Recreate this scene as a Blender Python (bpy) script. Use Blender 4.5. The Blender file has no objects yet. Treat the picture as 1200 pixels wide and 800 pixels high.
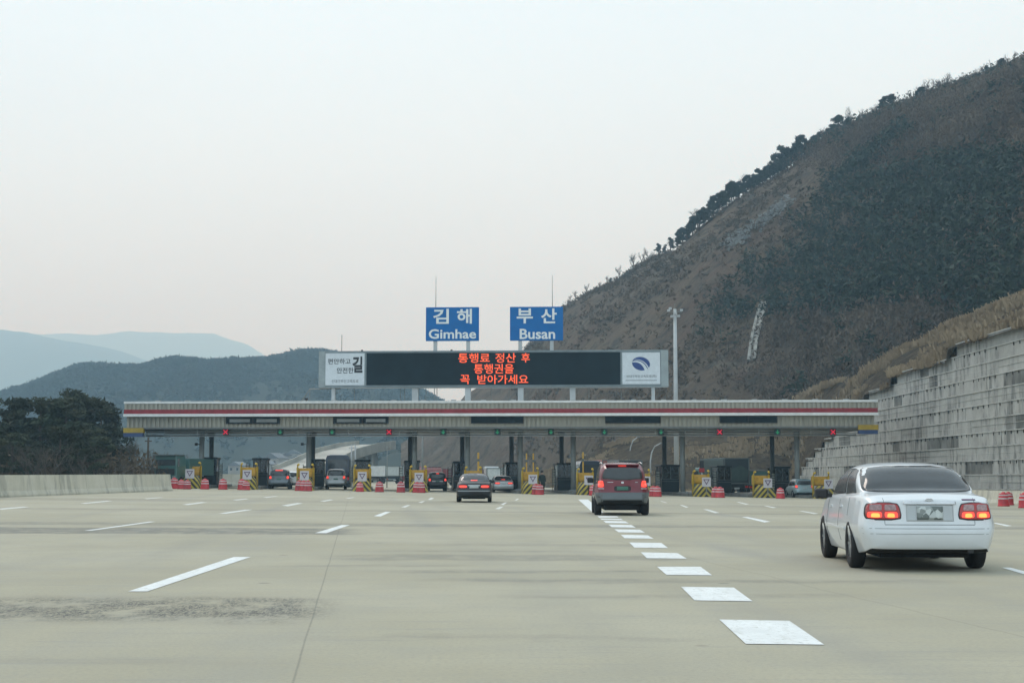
import bpy, bmesh, math, random
from mathutils import Vector, Matrix, noise
from mathutils.bvhtree import BVHTree
R = math.radians
scene = bpy.context.scene
COL = scene.collection
# ------------------------------------------------------------------ camera
CAMZ = 1.2; F = 1700.0; HOR = 560.0
PITCH = math.atan((HOR-400)/F)
cd = bpy.data.cameras.new('camera'); cam = bpy.data.objects.new('camera', cd); COL.objects.link(cam)
cam.location = (0, 0, CAMZ); cam.rotation_euler = (math.pi/2+PITCH, 0, 0)
cd.sensor_width = 36; cd.sensor_fit = 'HORIZONTAL'; cd.lens = 36*F/1200; cd.clip_start = .1; cd.clip_end = 12000
scene.camera = cam
# ------------------------------------------------------------------ world, sun
SUN_EL, SUN_AZ = R(52), R(-35)      # high sun behind cloud, a little left and ahead
world = bpy.data.worlds.new('World'); scene.world = world; world.use_nodes = True
nt = world.node_tree; nt.nodes.clear()
wo = nt.nodes.new('ShaderNodeOutputWorld'); bg = nt.nodes.new('ShaderNodeBackground')
sky = nt.nodes.new('ShaderNodeTexSky'); sky.sky_type = 'NISHITA'; sky.sun_disc = False
sky.sun_elevation = SUN_EL; sky.sun_rotation = SUN_AZ; sky.air_density = 1.0; sky.dust_density = 4.0; sky.ozone_density = 1
hsv = nt.nodes.new('ShaderNodeHueSaturation'); hsv.inputs['Saturation'].default_value = .18; hsv.inputs['Value'].default_value = .55
mx = nt.nodes.new('ShaderNodeMixRGB'); mx.inputs[0].default_value = .82
# thin, nearly even stratus
tc = nt.nodes.new('ShaderNodeTexCoord'); mp = nt.nodes.new('ShaderNodeMapping'); mp.inputs['Scale'].default_value = (1, 1, 3)
nz = nt.nodes.new('ShaderNodeTexNoise'); nz.inputs['Scale'].default_value = 1.1; nz.inputs['Detail'].default_value = 5
cr = nt.nodes.new('ShaderNodeValToRGB')
cr.color_ramp.elements[0].position = .3; cr.color_ramp.elements[0].color = (5.9, 7.45, 8.6, 1)
cr.color_ramp.elements[1].position = .7; cr.color_ramp.elements[1].color = (6.8, 8.3, 9.2, 1)
nt.links.new(tc.outputs['Generated'], mp.inputs[0]); nt.links.new(mp.outputs[0], nz.inputs[0]); nt.links.new(nz.outputs[0], cr.inputs[0])
nt.links.new(sky.outputs[0], hsv.inputs['Color']); nt.links.new(hsv.outputs[0], mx.inputs[1]); nt.links.new(cr.outputs[0], mx.inputs[2])
nt.links.new(mx.outputs[0], bg.inputs[0]); nt.links.new(bg.outputs[0], wo.inputs[0])
bg.inputs[1].default_value = .15
sd = bpy.data.lights.new('sun', 'SUN'); sd.energy = .9; sd.angle = R(22); sd.color = (1, .975, .95)
so = bpy.data.objects.new('sun', sd); COL.objects.link(so)
so.rotation_euler = (math.pi/2-SUN_EL, 0, math.pi-SUN_AZ*-1) 
so.rotation_euler = (Vector((math.sin(SUN_AZ)*math.cos(SUN_EL), math.cos(SUN_AZ)*math.cos(SUN_EL), math.sin(SUN_EL)))).to_track_quat('Z', 'Y').to_euler()
vs = scene.view_settings
vs.view_transform = 'Standard'; vs.look = 'None'; vs.exposure = 0.18; vs.gamma = 1; vs.use_curve_mapping = False
cy = scene.cycles
cy.use_denoising = True; cy.volume_bounces = 1; cy.max_bounces = 6; cy.diffuse_bounces = 3
HAZE = .00040
# ------------------------------------------------------------------ projection helpers (where things stand)
CT, ST = math.cos(PITCH), math.sin(PITCH)
def ray(px, py):
    a = (px-600)/F; b = (400-py)/F
    return Vector((a, CT-b*ST, ST+b*CT))
def P(px, py, Y):
    d = ray(px, py); return Vector((0, 0, CAMZ))+d*(Y/d.y)
def gz(x, y):
    k = .016*min(1, max(0, (y-10)/90)); return -k*max(-45, min(45, x))
def G(px, py):
    d = ray(px, py); Y = 30
    t = 20
    for _ in range(60):
        p = Vector((0, 0, CAMZ))+d*t
        t = .5*t+.5*(gz(p.x, p.y)-CAMZ)/d.z
    p = Vector((0, 0, CAMZ))+d*t
    return Vector((p.x, p.y, gz(p.x, p.y)))
def X(px, Y): return (px-600)/F*Y*CT
def g(px, Y):                        # ground point in column px at distance Y
    x = X(px, Y); return Vector((x, Y, gz(x, Y)))
GA = R(-2.6); GO = Vector((X(587, 118), 118, 0)); GN = Vector((-math.sin(GA), math.cos(GA), 0)); GR = Vector((math.cos(GA), math.sin(GA), 0))
def LP(px, py, ly):                  # the gate's own frame: along it, and height
    d = ray(px, py); c = Vector((0, 0, CAMZ)); t = (ly+(GO-c).dot(GN))/d.dot(GN); p = c+d*t
    return (p-GO).dot(GR), p.z
def GW(lx, ly, z=0): return GO+GR*lx+GN*ly+Vector((0, 0, z))
# ------------------------------------------------------------------ materials
MATS = {}
def mat(name, col, rough=.7, metal=0, var=.12, vscale=3.0, bump=0, bscale=20, emit=None, estr=0, coat=0, alt=None, spec=.5, objrand=0):
    m = bpy.data.materials.new(name); m.use_nodes = True; n = m.node_tree; b = n.nodes['Principled BSDF']
    b.inputs['Roughness'].default_value = rough; b.inputs['Metallic'].default_value = metal
    b.inputs['Coat Weight'].default_value = coat; b.inputs['Coat Roughness'].default_value = .06
    b.inputs['Specular IOR Level'].default_value = spec
    t = n.nodes.new('ShaderNodeTexCoord'); z = n.nodes.new('ShaderNodeTexNoise')
    z.inputs['Scale'].default_value = vscale; z.inputs['Detail'].default_value = 6; z.inputs['Roughness'].default_value = .6
    n.links.new(t.outputs['Object'], z.inputs['Vector'])
    r = n.nodes.new('ShaderNodeValToRGB'); c2 = alt if alt else tuple(c*(1-2*var) for c in col)
    r.color_ramp.elements[0].position = .32; r.color_ramp.elements[0].color = (*c2, 1)
    r.color_ramp.elements[1].position = .68; r.color_ramp.elements[1].color = (*[min(1, c*(1+var*.4)) for c in col], 1)
    n.links.new(z.outputs[0], r.inputs[0]); out = r.outputs[0]
    if objrand:
        oi = n.nodes.new('ShaderNodeObjectInfo'); h = n.nodes.new('ShaderNodeHueSaturation')
        ma = n.nodes.new('ShaderNodeMapRange'); ma.inputs['To Min'].default_value = 1-objrand; ma.inputs['To Max'].default_value = 1+objrand
        n.links.new(oi.outputs['Random'], ma.inputs[0]); n.links.new(ma.outputs[0], h.inputs['Value']); n.links.new(out, h.inputs['Color']); out = h.outputs[0]
    n.links.new(out, b.inputs['Base Color'])
    if bump:
        z2 = n.nodes.new('ShaderNodeTexNoise'); z2.inputs['Scale'].default_value = bscale; z2.inputs['Detail'].default_value = 5
        n.links.new(t.outputs['Object'], z2.inputs['Vector'])
        bp = n.nodes.new('ShaderNodeBump'); bp.inputs['Strength'].default_value = bump; bp.inputs['Distance'].default_value = .05
        n.links.new(z2.outputs[0], bp.inputs['Height']); n.links.new(bp.outputs[0], b.inputs['Normal'])
    if emit:
        b.inputs['Emission Color'].default_value = (*emit, 1); b.inputs['Emission Strength'].default_value = estr
    MATS[name] = m; return m
class NT:                             # tiny node helper
    def __init__(s, m): s.n = m.node_tree; s.b = s.n.nodes['Principled BSDF']; s.tc = s.n.nodes.new('ShaderNodeTexCoord')
    def new(s, t, **k):
        x = s.n.nodes.new(t)
        for a, v in k.items(): setattr(x, a, v)
        return x
    def L(s, a, b): s.n.links.new(a, b)
    def math(s, op, a, b=None, c=None, clamp=False):
        m = s.new('ShaderNodeMath', operation=op); m.use_clamp = clamp
        for i, v in enumerate((a, b, c)):
            if v is None: continue
            if isinstance(v, (int, float)): m.inputs[i].default_value = v
            else: s.L(v, m.inputs[i])
        return m.outputs[0]
    def noise(s, vec, scale, detail=5, rough=.6, sc=None):
        if sc:
            mp = s.new('ShaderNodeMapping'); mp.inputs['Scale'].default_value = sc; s.L(vec, mp.inputs[0]); vec = mp.outputs[0]
        z = s.new('ShaderNodeTexNoise'); z.inputs['Scale'].default_value = scale; z.inputs['Detail'].default_value = detail; z.inputs['Roughness'].default_value = rough
        s.L(vec, z.inputs['Vector']); return z.outputs[0]
    def band(s, v, lo, hi, soft):     # 1 inside lo..hi
        a = s.new('ShaderNodeMapRange', interpolation_type='SMOOTHSTEP'); a.inputs[1].default_value = lo-soft; a.inputs[2].default_value = lo+soft; s.L(v, a.inputs[0])
        b = s.new('ShaderNodeMapRange', interpolation_type='SMOOTHSTEP'); b.inputs[1].default_value = hi-soft; b.inputs[2].default_value = hi+soft; b.inputs[3].default_value = 1; b.inputs[4].default_value = 0; s.L(v, b.inputs[0])
        return s.math('MULTIPLY', a.outputs[0], b.outputs[0])
    def step(s, v, lo, hi):
        a = s.new('ShaderNodeMapRange', interpolation_type='SMOOTHSTEP'); a.inputs[1].default_value = lo; a.inputs[2].default_value = hi; s.L(v, a.inputs[0]); return a.outputs[0]
    def mix(s, f, a, b, mode='MIX'):
        m = s.new('ShaderNodeMixRGB', blend_type=mode)
        for i, v in enumerate((f, a, b)):
            if isinstance(v, (int, float)): m.inputs[i].default_value = v
            elif isinstance(v, tuple): m.inputs[i].default_value = (*v, 1)
            else: s.L(v, m.inputs[i])
        return m.outputs[0]

def concrete_road():
    m = bpy.data.materials.new('road_concrete'); m.use_nodes = True; t = NT(m); o = t.tc.outputs['Object']
    sp = t.new('ShaderNodeSeparateXYZ'); t.L(o, sp.inputs[0]); x, y = sp.outputs[0], sp.outputs[1]
    big = t.noise(o, .12, 4, .6); mid = t.noise(o, .9, 6, .65); fine = t.noise(o, 26, 5, .75); lat = t.noise(o, .5, 5, .6, (1, .13, 1)); brush = t.noise(o, 1.6, 6, .7, (.35, 4, 1))
    base = t.mix(t.step(big, .35, .65), (.345, .313, .224), (.417, .381, .283))
    base = t.mix(t.math('MULTIPLY', t.step(mid, .4, .75), .35), base, (.30, .295, .255))
    base = t.mix(t.math('MULTIPLY', t.step(brush, .52, .72), .38), base, (.25, .25, .235))
    base = t.mix(t.math('MULTIPLY', t.step(lat, .5, .7), .25), base, (.28, .275, .26))
    base = t.mix(t.math('MULTIPLY', t.step(fine, .42, .68), .42), base, (.24, .235, .20))
    # slab skew: joints run with the carriageway, a little left of straight ahead
    xs = t.math('ADD', x, t.math('MULTIPLY', y, .1075))
    wob = t.math('MULTIPLY', t.math('SUBTRACT', t.noise(o, .35, 4), .5), .25)
    xj = t.math('ADD', xs, wob)
    fr = t.math('ABSOLUTE', t.math('SUBTRACT', t.math('FRACT', t.math('DIVIDE', t.math('ADD', xs, .34+44.0), 11.0)), .5))
    jl = t.step(t.math('MULTIPLY', t.math('ABSOLUTE', t.math('SUBTRACT', fr, 0.0)), 11.0), .035, .012)
    j1 = t.band(t.math('ADD', t.math('ADD', xs, t.math('MULTIPLY', wob, .18)), .36), -.007, .007, .007)                       # the crack-like joint left of centre
    j2 = t.math('MULTIPLY', t.band(t.math('ADD', t.math('ADD', t.math('MULTIPLY', xs, 1), -5.1), wob), -.012, .012, .01), .5)
    near = t.step(fine, .3, .45)
    base = t.mix(t.math('MULTIPLY', t.math('MULTIPLY', j1, near), .5), base, (.13, .13, .115))
    base = t.mix(t.math('MULTIPLY', j2, .6), base, (.14, .14, .12))
    # rougher, darker planed strips across the lanes
    yw = t.math('ADD', y, t.math('MULTIPLY', t.math('SUBTRACT', t.noise(o, .8, 4), .5), 1.1))
    grit = t.step(t.noise(o, 30, 4, .9, (1, .22, 1)), .46, .54); grit2 = t.step(t.noise(o, 2.2, 5, .7, (1, .6, 1)), .34, .58)
    s1 = t.math('MULTIPLY', t.band(yw, 12.5, 14.7, .45), t.band(xs, -9.5, -.35, .35))
    s1 = t.math('MULTIPLY', s1, t.math('MULTIPLY', t.math('ADD', t.math('MULTIPLY', grit, .8), .2), grit2))
    base = t.mix(t.math('MULTIPLY', s1, .95), base, (.085, .085, .078))
    yw2 = t.math('ADD', y, t.math('MULTIPLY', t.math('SUBTRACT', t.noise(o, .5, 7, .75), .5), 1.8))
    for lo, hi, xa, xb, st in ((31.0, 34.5, -12, .0, .55), (36, 38.2, -60, 60, .33), (26, 27, 1.5, 6, .2), (51, 53, -60, 60, .25), (21.5, 23, -.3, 5.0, .3), (17, 17.5, 1, 7, .3), (18.8, 19.2, .5, 4, .35), (14.8, 15.1, 1.5, 5, .3), (11, 11.15, -.2, 2.5, .3), (24, 24.4, .3, 3.5, .3), (20, 20.3, -1, 1.5, .3), (9.6, 9.7, -3, -1, .25), (66, 72, -60, 60, .18)):
        s2 = t.math('MULTIPLY', t.math('MULTIPLY', t.band(yw2, lo, hi, .25), t.band(xs, xa, xb, .6)), t.math('ADD', t.math('MULTIPLY', grit2, .6), .4))
        base = t.mix(t.math('MULTIPLY', s2, min(1, st*1.35)), base, (.13, .13, .118))
    # rubber-dark wheel tracks
    for cx in (.75, 2.45, 5.2, 7.0, -4.2, -6.0, -9.4, 11.3):
        tr = t.math('MULTIPLY', t.band(t.math('ADD', xs, -cx-1.2), -.3, .3, .3), t.step(lat, .3, .75))
        base = t.mix(t.math('MULTIPLY', tr, .32), base, (.22, .22, .205))
    # oil drips and small patches
    vor = t.new('ShaderNodeTexVoronoi'); vor.inputs['Scale'].default_value = .55; t.L(o, vor.inputs['Vector'])
    base = t.mix(t.math('MULTIPLY', t.step(vor.outputs['Distance'], .05, .025), .5), base, (.10, .10, .09))
    t.L(base, t.b.inputs['Base Color']); t.b.inputs['Roughness'].default_value = .85; t.b.inputs['Specular IOR Level'].default_value = .35
    bp = t.new('ShaderNodeBump'); bp.inputs['Strength'].default_value = .35; bp.inputs['Distance'].default_value = .02
    t.L(t.math('ADD', fine, t.math('MULTIPLY', s1, -1.0)), bp.inputs['Height']); t.L(bp.outputs[0], t.b.inputs['Normal'])
    return m
def wall_mat(name, c1, c2, stain, st=.8, scale=1.0):
    m = bpy.data.materials.new(name); m.use_nodes = True; t = NT(m); o = t.tc.outputs['Object']
    a = t.noise(o, .8*scale, 6, .6); run = t.noise(o, 1.5*scale, 5, .65, (1, 1, .22)); f = t.noise(o, 30, 4, .7); blot = t.noise(o, .16*scale, 4, .6)
    base = t.mix(t.step(a, .3, .7), c1, c2)
    base = t.mix(t.math('MULTIPLY', t.math('MULTIPLY', t.step(run, .45, .62), t.step(blot, .36, .56)), st), base, stain)
    base = t.mix(t.math('MULTIPLY', t.step(f, .4, .7), .22), base, tuple(c*.55 for c in c1))
    t.L(base, t.b.inputs['Base Color']); t.b.inputs['Roughness'].default_value = .9
    bp = t.new('ShaderNodeBump'); bp.inputs['Strength'].default_value = .3; bp.inputs['Distance'].default_value = .03; t.L(f, bp.inputs['Height']); t.L(bp.outputs[0], t.b.inputs['Normal'])
    return m
def hill_mat(name, layers, scale=1.0, bump=.5):
    """layers: base two colours then (noise scale, lo, hi, colour, strength, stretch)"""
    m = bpy.data.materials.new(name); m.use_nodes = True; t = NT(m); o = t.tc.outputs['Object']
    a = t.noise(o, .03*scale, 6, .65); base = t.mix(t.step(a, .35, .65), layers[0], layers[1])
    for (sc, lo, hi, c, s, st) in layers[2:]:
        base = t.mix(t.math('MULTIPLY', t.step(t.noise(o, sc, 7, .7, st), lo, hi), s), base, c)
    t.L(base, t.b.inputs['Base Color']); t.b.inputs['Roughness'].default_value = 1; t.b.inputs['Specular IOR Level'].default_value = .1
    f = t.noise(o, .6*scale, 8, .75)
    bp = t.new('ShaderNodeBump'); bp.inputs['Strength'].default_value = bump; bp.inputs['Distance'].default_value = 2.0; t.L(f, bp.inputs['Height']); t.L(bp.outputs[0], t.b.inputs['Normal'])
    return m
def stripe_mat():
    m = bpy.data.materials.new('hazard_stripes'); m.use_nodes = True; t = NT(m); o = t.tc.outputs['Object']
    sp = t.new('ShaderNodeSeparateXYZ'); t.L(o, sp.inputs[0])
    v = t.math('ADD', t.math('ABSOLUTE', sp.outputs[0]), t.math('MULTIPLY', sp.outputs[2], .9))
    v = t.math('ADD', v, t.math('MULTIPLY', sp.outputs[1], .3))
    fr = t.math('FRACT', t.math('DIVIDE', v, .42)); k = t.math('GREATER_THAN', fr, .5)
    c = t.mix(k, (.022, .022, .02), (.40, .31, .035)); c = t.mix(t.math('MULTIPLY', t.step(t.noise(o, 5, 5, .7), .45, .7), .45), c, (.16, .14, .10))
    t.L(c, t.b.inputs['Base Color']); t.b.inputs['Roughness'].default_value = .7; return m
def ribbed(name, c, c2):
    m = bpy.data.materials.new(name); m.use_nodes = True; t = NT(m); o = t.tc.outputs['Object']
    a = t.noise(o, .5, 5, .6); dr = t.noise(o, 2.5, 5, .7, (1, 1, .12))
    base = t.mix(t.step(a, .3, .7), c, c2); base = t.mix(t.math('MULTIPLY', t.step(dr, .48, .7), .5), base, tuple(x*.55 for x in c))
    t.L(base, t.b.inputs['Base Color']); t.b.inputs['Roughness'].default_value = .55; return m
M = {}
M['road'] = concrete_road()
def worn_paint(name, c, amount):
    m = bpy.data.materials.new(name); m.use_nodes = True; t = NT(m); o = t.tc.outputs['Object']
    sp = t.new('ShaderNodeSeparateXYZ'); t.L(o, sp.inputs[0])
    a = t.noise(o, 2.2, 5, .65); chip = t.noise(o, 14, 8, .75); scuff = t.noise(o, 3, 6, .7, (3.5, .5, 1))
    base = t.mix(t.step(a, .3, .7), tuple(x*.86 for x in c), c)
    base = t.mix(t.math('MULTIPLY', t.step(scuff, .5, .7), amount), base, (.42, .41, .36))
    base = t.mix(t.math('MULTIPLY', t.math('MULTIPLY', t.step(chip, .56, .62), t.step(a, .38, .55)), min(1, amount*2.2)), base, (.32, .315, .27))
    t.L(base, t.b.inputs['Base Color']); t.b.inputs['Roughness'].default_value = .8; return m
M['paint'] = worn_paint('road_paint', (.74, .75, .73), .38)
M['paint2'] = worn_paint('worn_road_paint', (.66, .66, .62), .7)
M['ground'] = hill_mat('dry_ground', [(.125, .13, .105), (.10, .105, .09), (.5, .5, .7, (.07, .07, .055), .6, (1, 1, 1))])
M['barrier'] = wall_mat('cast_concrete', (.52, .49, .39), (.58, .55, .46), (.26, .25, .21), .7)
M['blocks'] = wall_mat('stained_block', (.30, .30, .275), (.41, .41, .385), (.07, .072, .066), .7, 1.0)
M['ledge'] = wall_mat('block_ledge', (.40, .40, .37), (.46, .46, .43), (.15, .15, .14), .5)
M['stainpanel'] = wall_mat('damp_block', (.10, .105, .095), (.2, .2, .185), (.04, .04, .036), .9)
M['joint'] = mat('dark_joint', (.035, .035, .032), .95)
M['kerb'] = wall_mat('kerb_concrete', (.16, .16, .15), (.22, .22, .20), (.08, .08, .07), .6)
M['fascia'] = ribbed('ribbed_fascia', (.34, .325, .265), (.295, .28, .23))
M['red'] = mat('red_band', (.26, .012, .022), .5, var=.15, vscale=1.5)
M['white'] = mat('white_band', (.72, .72, .70), .45, var=.08, vscale=2)
M['soffit'] = mat('soffit_metal', (.16, .165, .16), .6)
M['roof'] = mat('roof_sheet', (.30, .31, .30), .6, vscale=.6)
M['steel'] = mat('grey_steel', (.22, .235, .225), .5, metal=.2, vscale=1.5)
M['column'] = mat('column_paint', (.27, .285, .27), .55, var=.15, vscale=1)
M['column_shaded'] = mat('column_shade_tone', (.07, .085, .085), .55)  # rear columns: the canopy's shade is put into this darker colour
M['black'] = mat('matt_black', (.012, .012, .013), .6)
M['underside'] = mat('underbody_black', (.010, .010, .011), .9)
M['led'] = mat('led_screen', (.010, .020, .026), .6, var=.2, vscale=.5, spec=.12)
M['ledtext'] = mat('led_text', (.5, .06, .02), .5, emit=(1, .11, .025), estr=.95)
M['frame'] = mat('board_frame', (.19, .23, .24), .5, vscale=1)
M['framelight'] = mat('board_end', (.27, .31, .31), .5, vscale=1)
M['panel'] = mat('sign_panel', (.56, .60, .62), .5, var=.05)
M['ink'] = mat('ink_black', (.02, .022, .026), .6)
M['inkgrey'] = mat('ink_grey', (.06, .07, .075), .6)
M['navy'] = mat('emblem_navy', (.012, .045, .19), .5)
M['blue'] = mat('sign_blue', (.003, .125, .37), .5, var=.08, vscale=.8, spec=.25)
M['letter'] = mat('sign_letter', (.70, .72, .70), .5, var=.03)
M['yellow'] = mat('safety_yellow', (.52, .29, .018), .5, var=.18, vscale=2.5)
M['yellow2'] = mat('bright_yellow', (.55, .36, .025), .5, var=.15, vscale=3)
M['yellowend'] = mat('dusty_yellow', (.40, .27, .02), .6)
M['blueend'] = mat('dusty_blue', (.03, .06, .16), .6)
M['stripes'] = stripe_mat()
M['signwhite'] = mat('yield_white', (.52, .50, .52), .5, var=.05)
M['signred'] = mat('yield_edge', (.10, .035, .10), .5)
M['drumred'] = mat('drum_red', (.46, .022, .03), .5, var=.2, vscale=4, objrand=.22)
M['drumwhite'] = mat('drum_band', (.62, .52, .52), .45, var=.15, vscale=6)
M['booth'] = mat('booth_panel', (.016, .025, .029), .5, vscale=1, spec=.25)
M['boothglass'] = mat('booth_glass', (.012, .02, .024), .08, var=.3)
M['boothtrim'] = mat('booth_trim', (.10, .12, .12), .5)
M['louver'] = mat('pale_louver', (.36, .38, .33), .6)
M['sigred'] = mat('signal_red', (.5, .01, .03), .5, emit=(1, .012, .06), estr=.5)
M['siggreen'] = mat('signal_green', (.02, .35, .15), .5, emit=(.01, .75, .28), estr=.12)
M['sigbox'] = mat('signal_box', (.012, .028, .028), .6)
M['sigboxred'] = mat('signal_box_red', (.10, .010, .022), .6)
M['pole'] = mat('galvanised', (.46, .48, .48), .45, metal=.1, vscale=.5)
M['reflector'] = mat('reflector', (.5, .2, .03), .4)
M['glass'] = mat('vehicle_glass', (.040, .046, .050), .06, var=.1, spec=.6)
M['glass_light'] = mat('side_glass', (.035, .042, .044), .22, var=.2, spec=.4)
M['tyre'] = mat('tyre', (.015, .015, .016), .85, bump=.2)
M['rim'] = mat('rim', (.42, .43, .44), .3, metal=.7)
M['trim'] = mat('black_trim', (.02, .02, .022), .5)
M['chrome'] = mat('chrome', (.6, .6, .6), .2, metal=.9)
M['tail'] = mat('tail_lamp', (.22, .012, .014), .12, coat=.5, emit=(1, .03, .015), estr=.10)
M['tailon'] = mat('lit_lamp', (.8, .05, .04), .3, emit=(1, .075, .04), estr=.95)
M['tailhot'] = mat('lit_bulb', (.9, .4, .1), .3, emit=(1, .27, .04), estr=1.35)
M['tailclear'] = mat('clear_lens', (.42, .26, .26), .12, coat=.5, var=.25, vscale=25)
M['plate'] = mat('plate_grey', (.30, .33, .31), .45, vscale=30, alt=(.08, .09, .085), var=.1)
M['plate_green'] = mat('plate_green', (.05, .15, .11), .45, var=.1)
M['plate_white'] = mat('plate_pale', (.42, .45, .44), .45, var=.1)
def paint(name, c, metal=.0, rough=.35, var=.03): M[name] = mat(name, c, rough, metal=metal, var=var, vscale=2, coat=.7)
paint('white_paint', (.66, .68, .69)); paint('maroon_paint', (.150, .004, .016), .0); paint('black_paint', (.008, .009, .011), .0, .45); M['black_paint'].node_tree.nodes['Principled BSDF'].inputs['Coat Weight'].default_value = .25
paint('grey_paint', (.12, .15, .17), .3); paint('silver_paint', (.40, .42, .42), .3); paint('teal_paint', (.30, .40, .42), .1); paint('cladding', (.085, .10, .105), 0, .6)
paint('green_paint', (.045, .125, .115)); paint('navy_paint', (.012, .025, .05)); paint('darkbox_paint', (.010, .022, .030), 0, .5, .2); paint('greenbox_paint', (.028, .060, .056), 0, .5, .2)
paint('cargo_white', (.50, .54, .53), 0, .5, .1); paint('cargo_blue', (.03, .08, .19), 0, .5, .2); paint('cargo_red', (.22, .035, .04), 0, .6, .2); paint('cargo_orange', (.34, .09, .06), 0, .6, .15)
M['bark'] = mat('bark', (.075, .058, .042), .95, vscale=4, bump=.4)
M['twig'] = mat('twig', (.10, .082, .066), .95, vscale=2, objrand=.25)
M['needle'] = mat('needle', (.030, .044, .026), .9, vscale=.5, alt=(.052, .052, .032), var=.1, objrand=.35, spec=.2)
M['needle_dark'] = mat('needle_dark', (.024, .036, .024), .9, vscale=.3, alt=(.036, .045, .029), var=.1, objrand=.3, spec=.2)
M['scrub'] = mat('scrub', (.105, .078, .056), .95, vscale=.03, alt=(.070, .055, .042), var=.1, spec=.1)
M['scrubbrown'] = mat('scrub_brown', (.125, .088, .056), .95, vscale=.1, alt=(.07, .058, .04), var=.1, spec=.1)
M['drygrass'] = mat('dry_grass', (.34, .265, .175), .95, vscale=.2, alt=(.20, .15, .10), var=.1, spec=.1)
M['cloth_dark'] = mat('dark_coat', (.012, .022, .020), .9)
M['skin'] = mat('skin', (.30, .19, .14), .6); M['hair'] = mat('hair', (.012, .011, .011), .7)
M['house'] = mat('house_wall', (.40, .39, .36), .8, objrand=.3); M['houseroof'] = mat('house_roof', (.14, .16, .18), .8, objrand=.3)
# ------------------------------------------------------------------ objects
def tag(o, label=None, cat=None, group=None, kind=None):
    if label: o['label'] = label
    if cat: o['category'] = cat
    if group: o['group'] = group
    if kind: o['kind'] = kind
    return o
def empty(name, loc, rz=0, label=None, cat=None, group=None):
    o = bpy.data.objects.new(name, None); COL.objects.link(o); o.location = loc; o.rotation_euler = (0, 0, rz); o.empty_display_size = .3
    return tag(o, label, cat, group)
class MB:
    def __init__(s): s.v = []; s.f = []; s.m = []; s.sm = []
    def quad(s, a, b, c, d, m=0):
        i = len(s.v); s.v += [tuple(a), tuple(b), tuple(c), tuple(d)]; s.f.append((i, i+1, i+2, i+3)); s.m.append(m); s.sm.append(False)
    def box(s, x0, x1, y0, y1, z0, z1, m=0, T=None):
        i = len(s.v)
        for z in (z0, z1):
            for x, y in ((x0, y0), (x1, y0), (x1, y1), (x0, y1)):
                p = Vector((x, y, z)); s.v.append(tuple(T@p if T else p))
        for q in ((0, 3, 2, 1), (4, 5, 6, 7), (0, 1, 5, 4), (1, 2, 6, 5), (2, 3, 7, 6), (3, 0, 4, 7)):
            s.f.append(tuple(i+k for k in q)); s.m.append(m); s.sm.append(False)
        return s
    def tube(s, pts, r, n=8, m=0, cap=True):
        pts = [Vector(p) for p in pts]; rs = r if isinstance(r, (list, tuple)) else [r]*len(pts); base = len(s.v)
        for k, p in enumerate(pts):
            d = (pts[min(k+1, len(pts)-1)]-pts[max(k-1, 0)]).normalized(); a = d.orthogonal().normalized() if abs(d.z) < .9 else Vector((1, 0, 0)); a = (a-d*a.dot(d)).normalized(); b = d.cross(a)
            for j in range(n):
                t = 2*math.pi*j/n; s.v.append(tuple(p+(a*math.cos(t)+b*math.sin(t))*rs[k]))
        for k in range(len(pts)-1):
            for j in range(n):
                s.f.append((base+k*n+j, base+k*n+(j+1) % n, base+(k+1)*n+(j+1) % n, base+(k+1)*n+j)); s.m.append(m); s.sm.append(True)
        if cap and n > 3:
            s.f.append(tuple(base+j for j in reversed(range(n)))); s.f.append(tuple(base+(len(pts)-1)*n+j for j in range(n))); s.m += [m, m]; s.sm += [False, False]
        return s
    def lathe(s, prof, n=20, m=0, T=None, mats=None):     # prof: (r,z)
        base = len(s.v)
        for (r, z) in prof:
            for j in range(n):
                t = 2*math.pi*j/n; p = Vector((r*math.cos(t), r*math.sin(t), z)); s.v.append(tuple(T@p if T else p))
        for k in range(len(prof)-1):
            for j in range(n):
                s.f.append((base+k*n+j, base+k*n+(j+1) % n, base+(k+1)*n+(j+1) % n, base+(k+1)*n+j)); s.m.append(mats[k] if mats else m); s.sm.append(True)
        return s
    def prism(s, poly, y0, y1, m=0, T=None):               # poly in x,z
        i = len(s.v); n = len(poly)
        for y in (y0, y1):
            for (x, z) in poly:
                p = Vector((x, y, z)); s.v.append(tuple(T@p if T else p))
        s.f.append(tuple(i+k for k in range(n))); s.f.append(tuple(i+n+k for k in reversed(range(n)))); s.m += [m, m]; s.sm += [False, False]
        for k in range(n):
            s.f.append((i+k, i+n+k, i+n+(k+1) % n, i+(k+1) % n)); s.m.append(m); s.sm.append(False)
        return s
    def mesh(s, name, mats):
        me = bpy.data.meshes.new(name); me.from_pydata(s.v, [], s.f)
        for m in (mats if isinstance(mats, (list, tuple)) else [mats]): me.materials.append(m)
        me.polygons.foreach_set('material_index', s.m); me.polygons.foreach_set('use_smooth', s.sm); me.update()
        bm = bmesh.new(); bm.from_mesh(me)
        if len(bm.faces) < 20000: bmesh.ops.recalc_face_normals(bm, faces=bm.faces)
        bm.to_mesh(me); bm.free(); return me
    def build(s, name, mats, parent=None, bevel=0, loc=None):
        o = bpy.data.objects.new(name, s.mesh(name, mats)); COL.objects.link(o); o.parent = parent
        if loc is not None: o.location = loc
        if bevel:
            b = o.modifiers.new('bevel', 'BEVEL'); b.width = bevel; b.segments = 2; b.limit_method = 'ANGLE'; b.angle_limit = R(40)
        return o
def copy_tree(o, parent=None):
    c = o.copy(); COL.objects.link(c)
    if parent: c.parent = parent
    for ch in list(o.children): copy_tree(ch, c)
    return c
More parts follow.
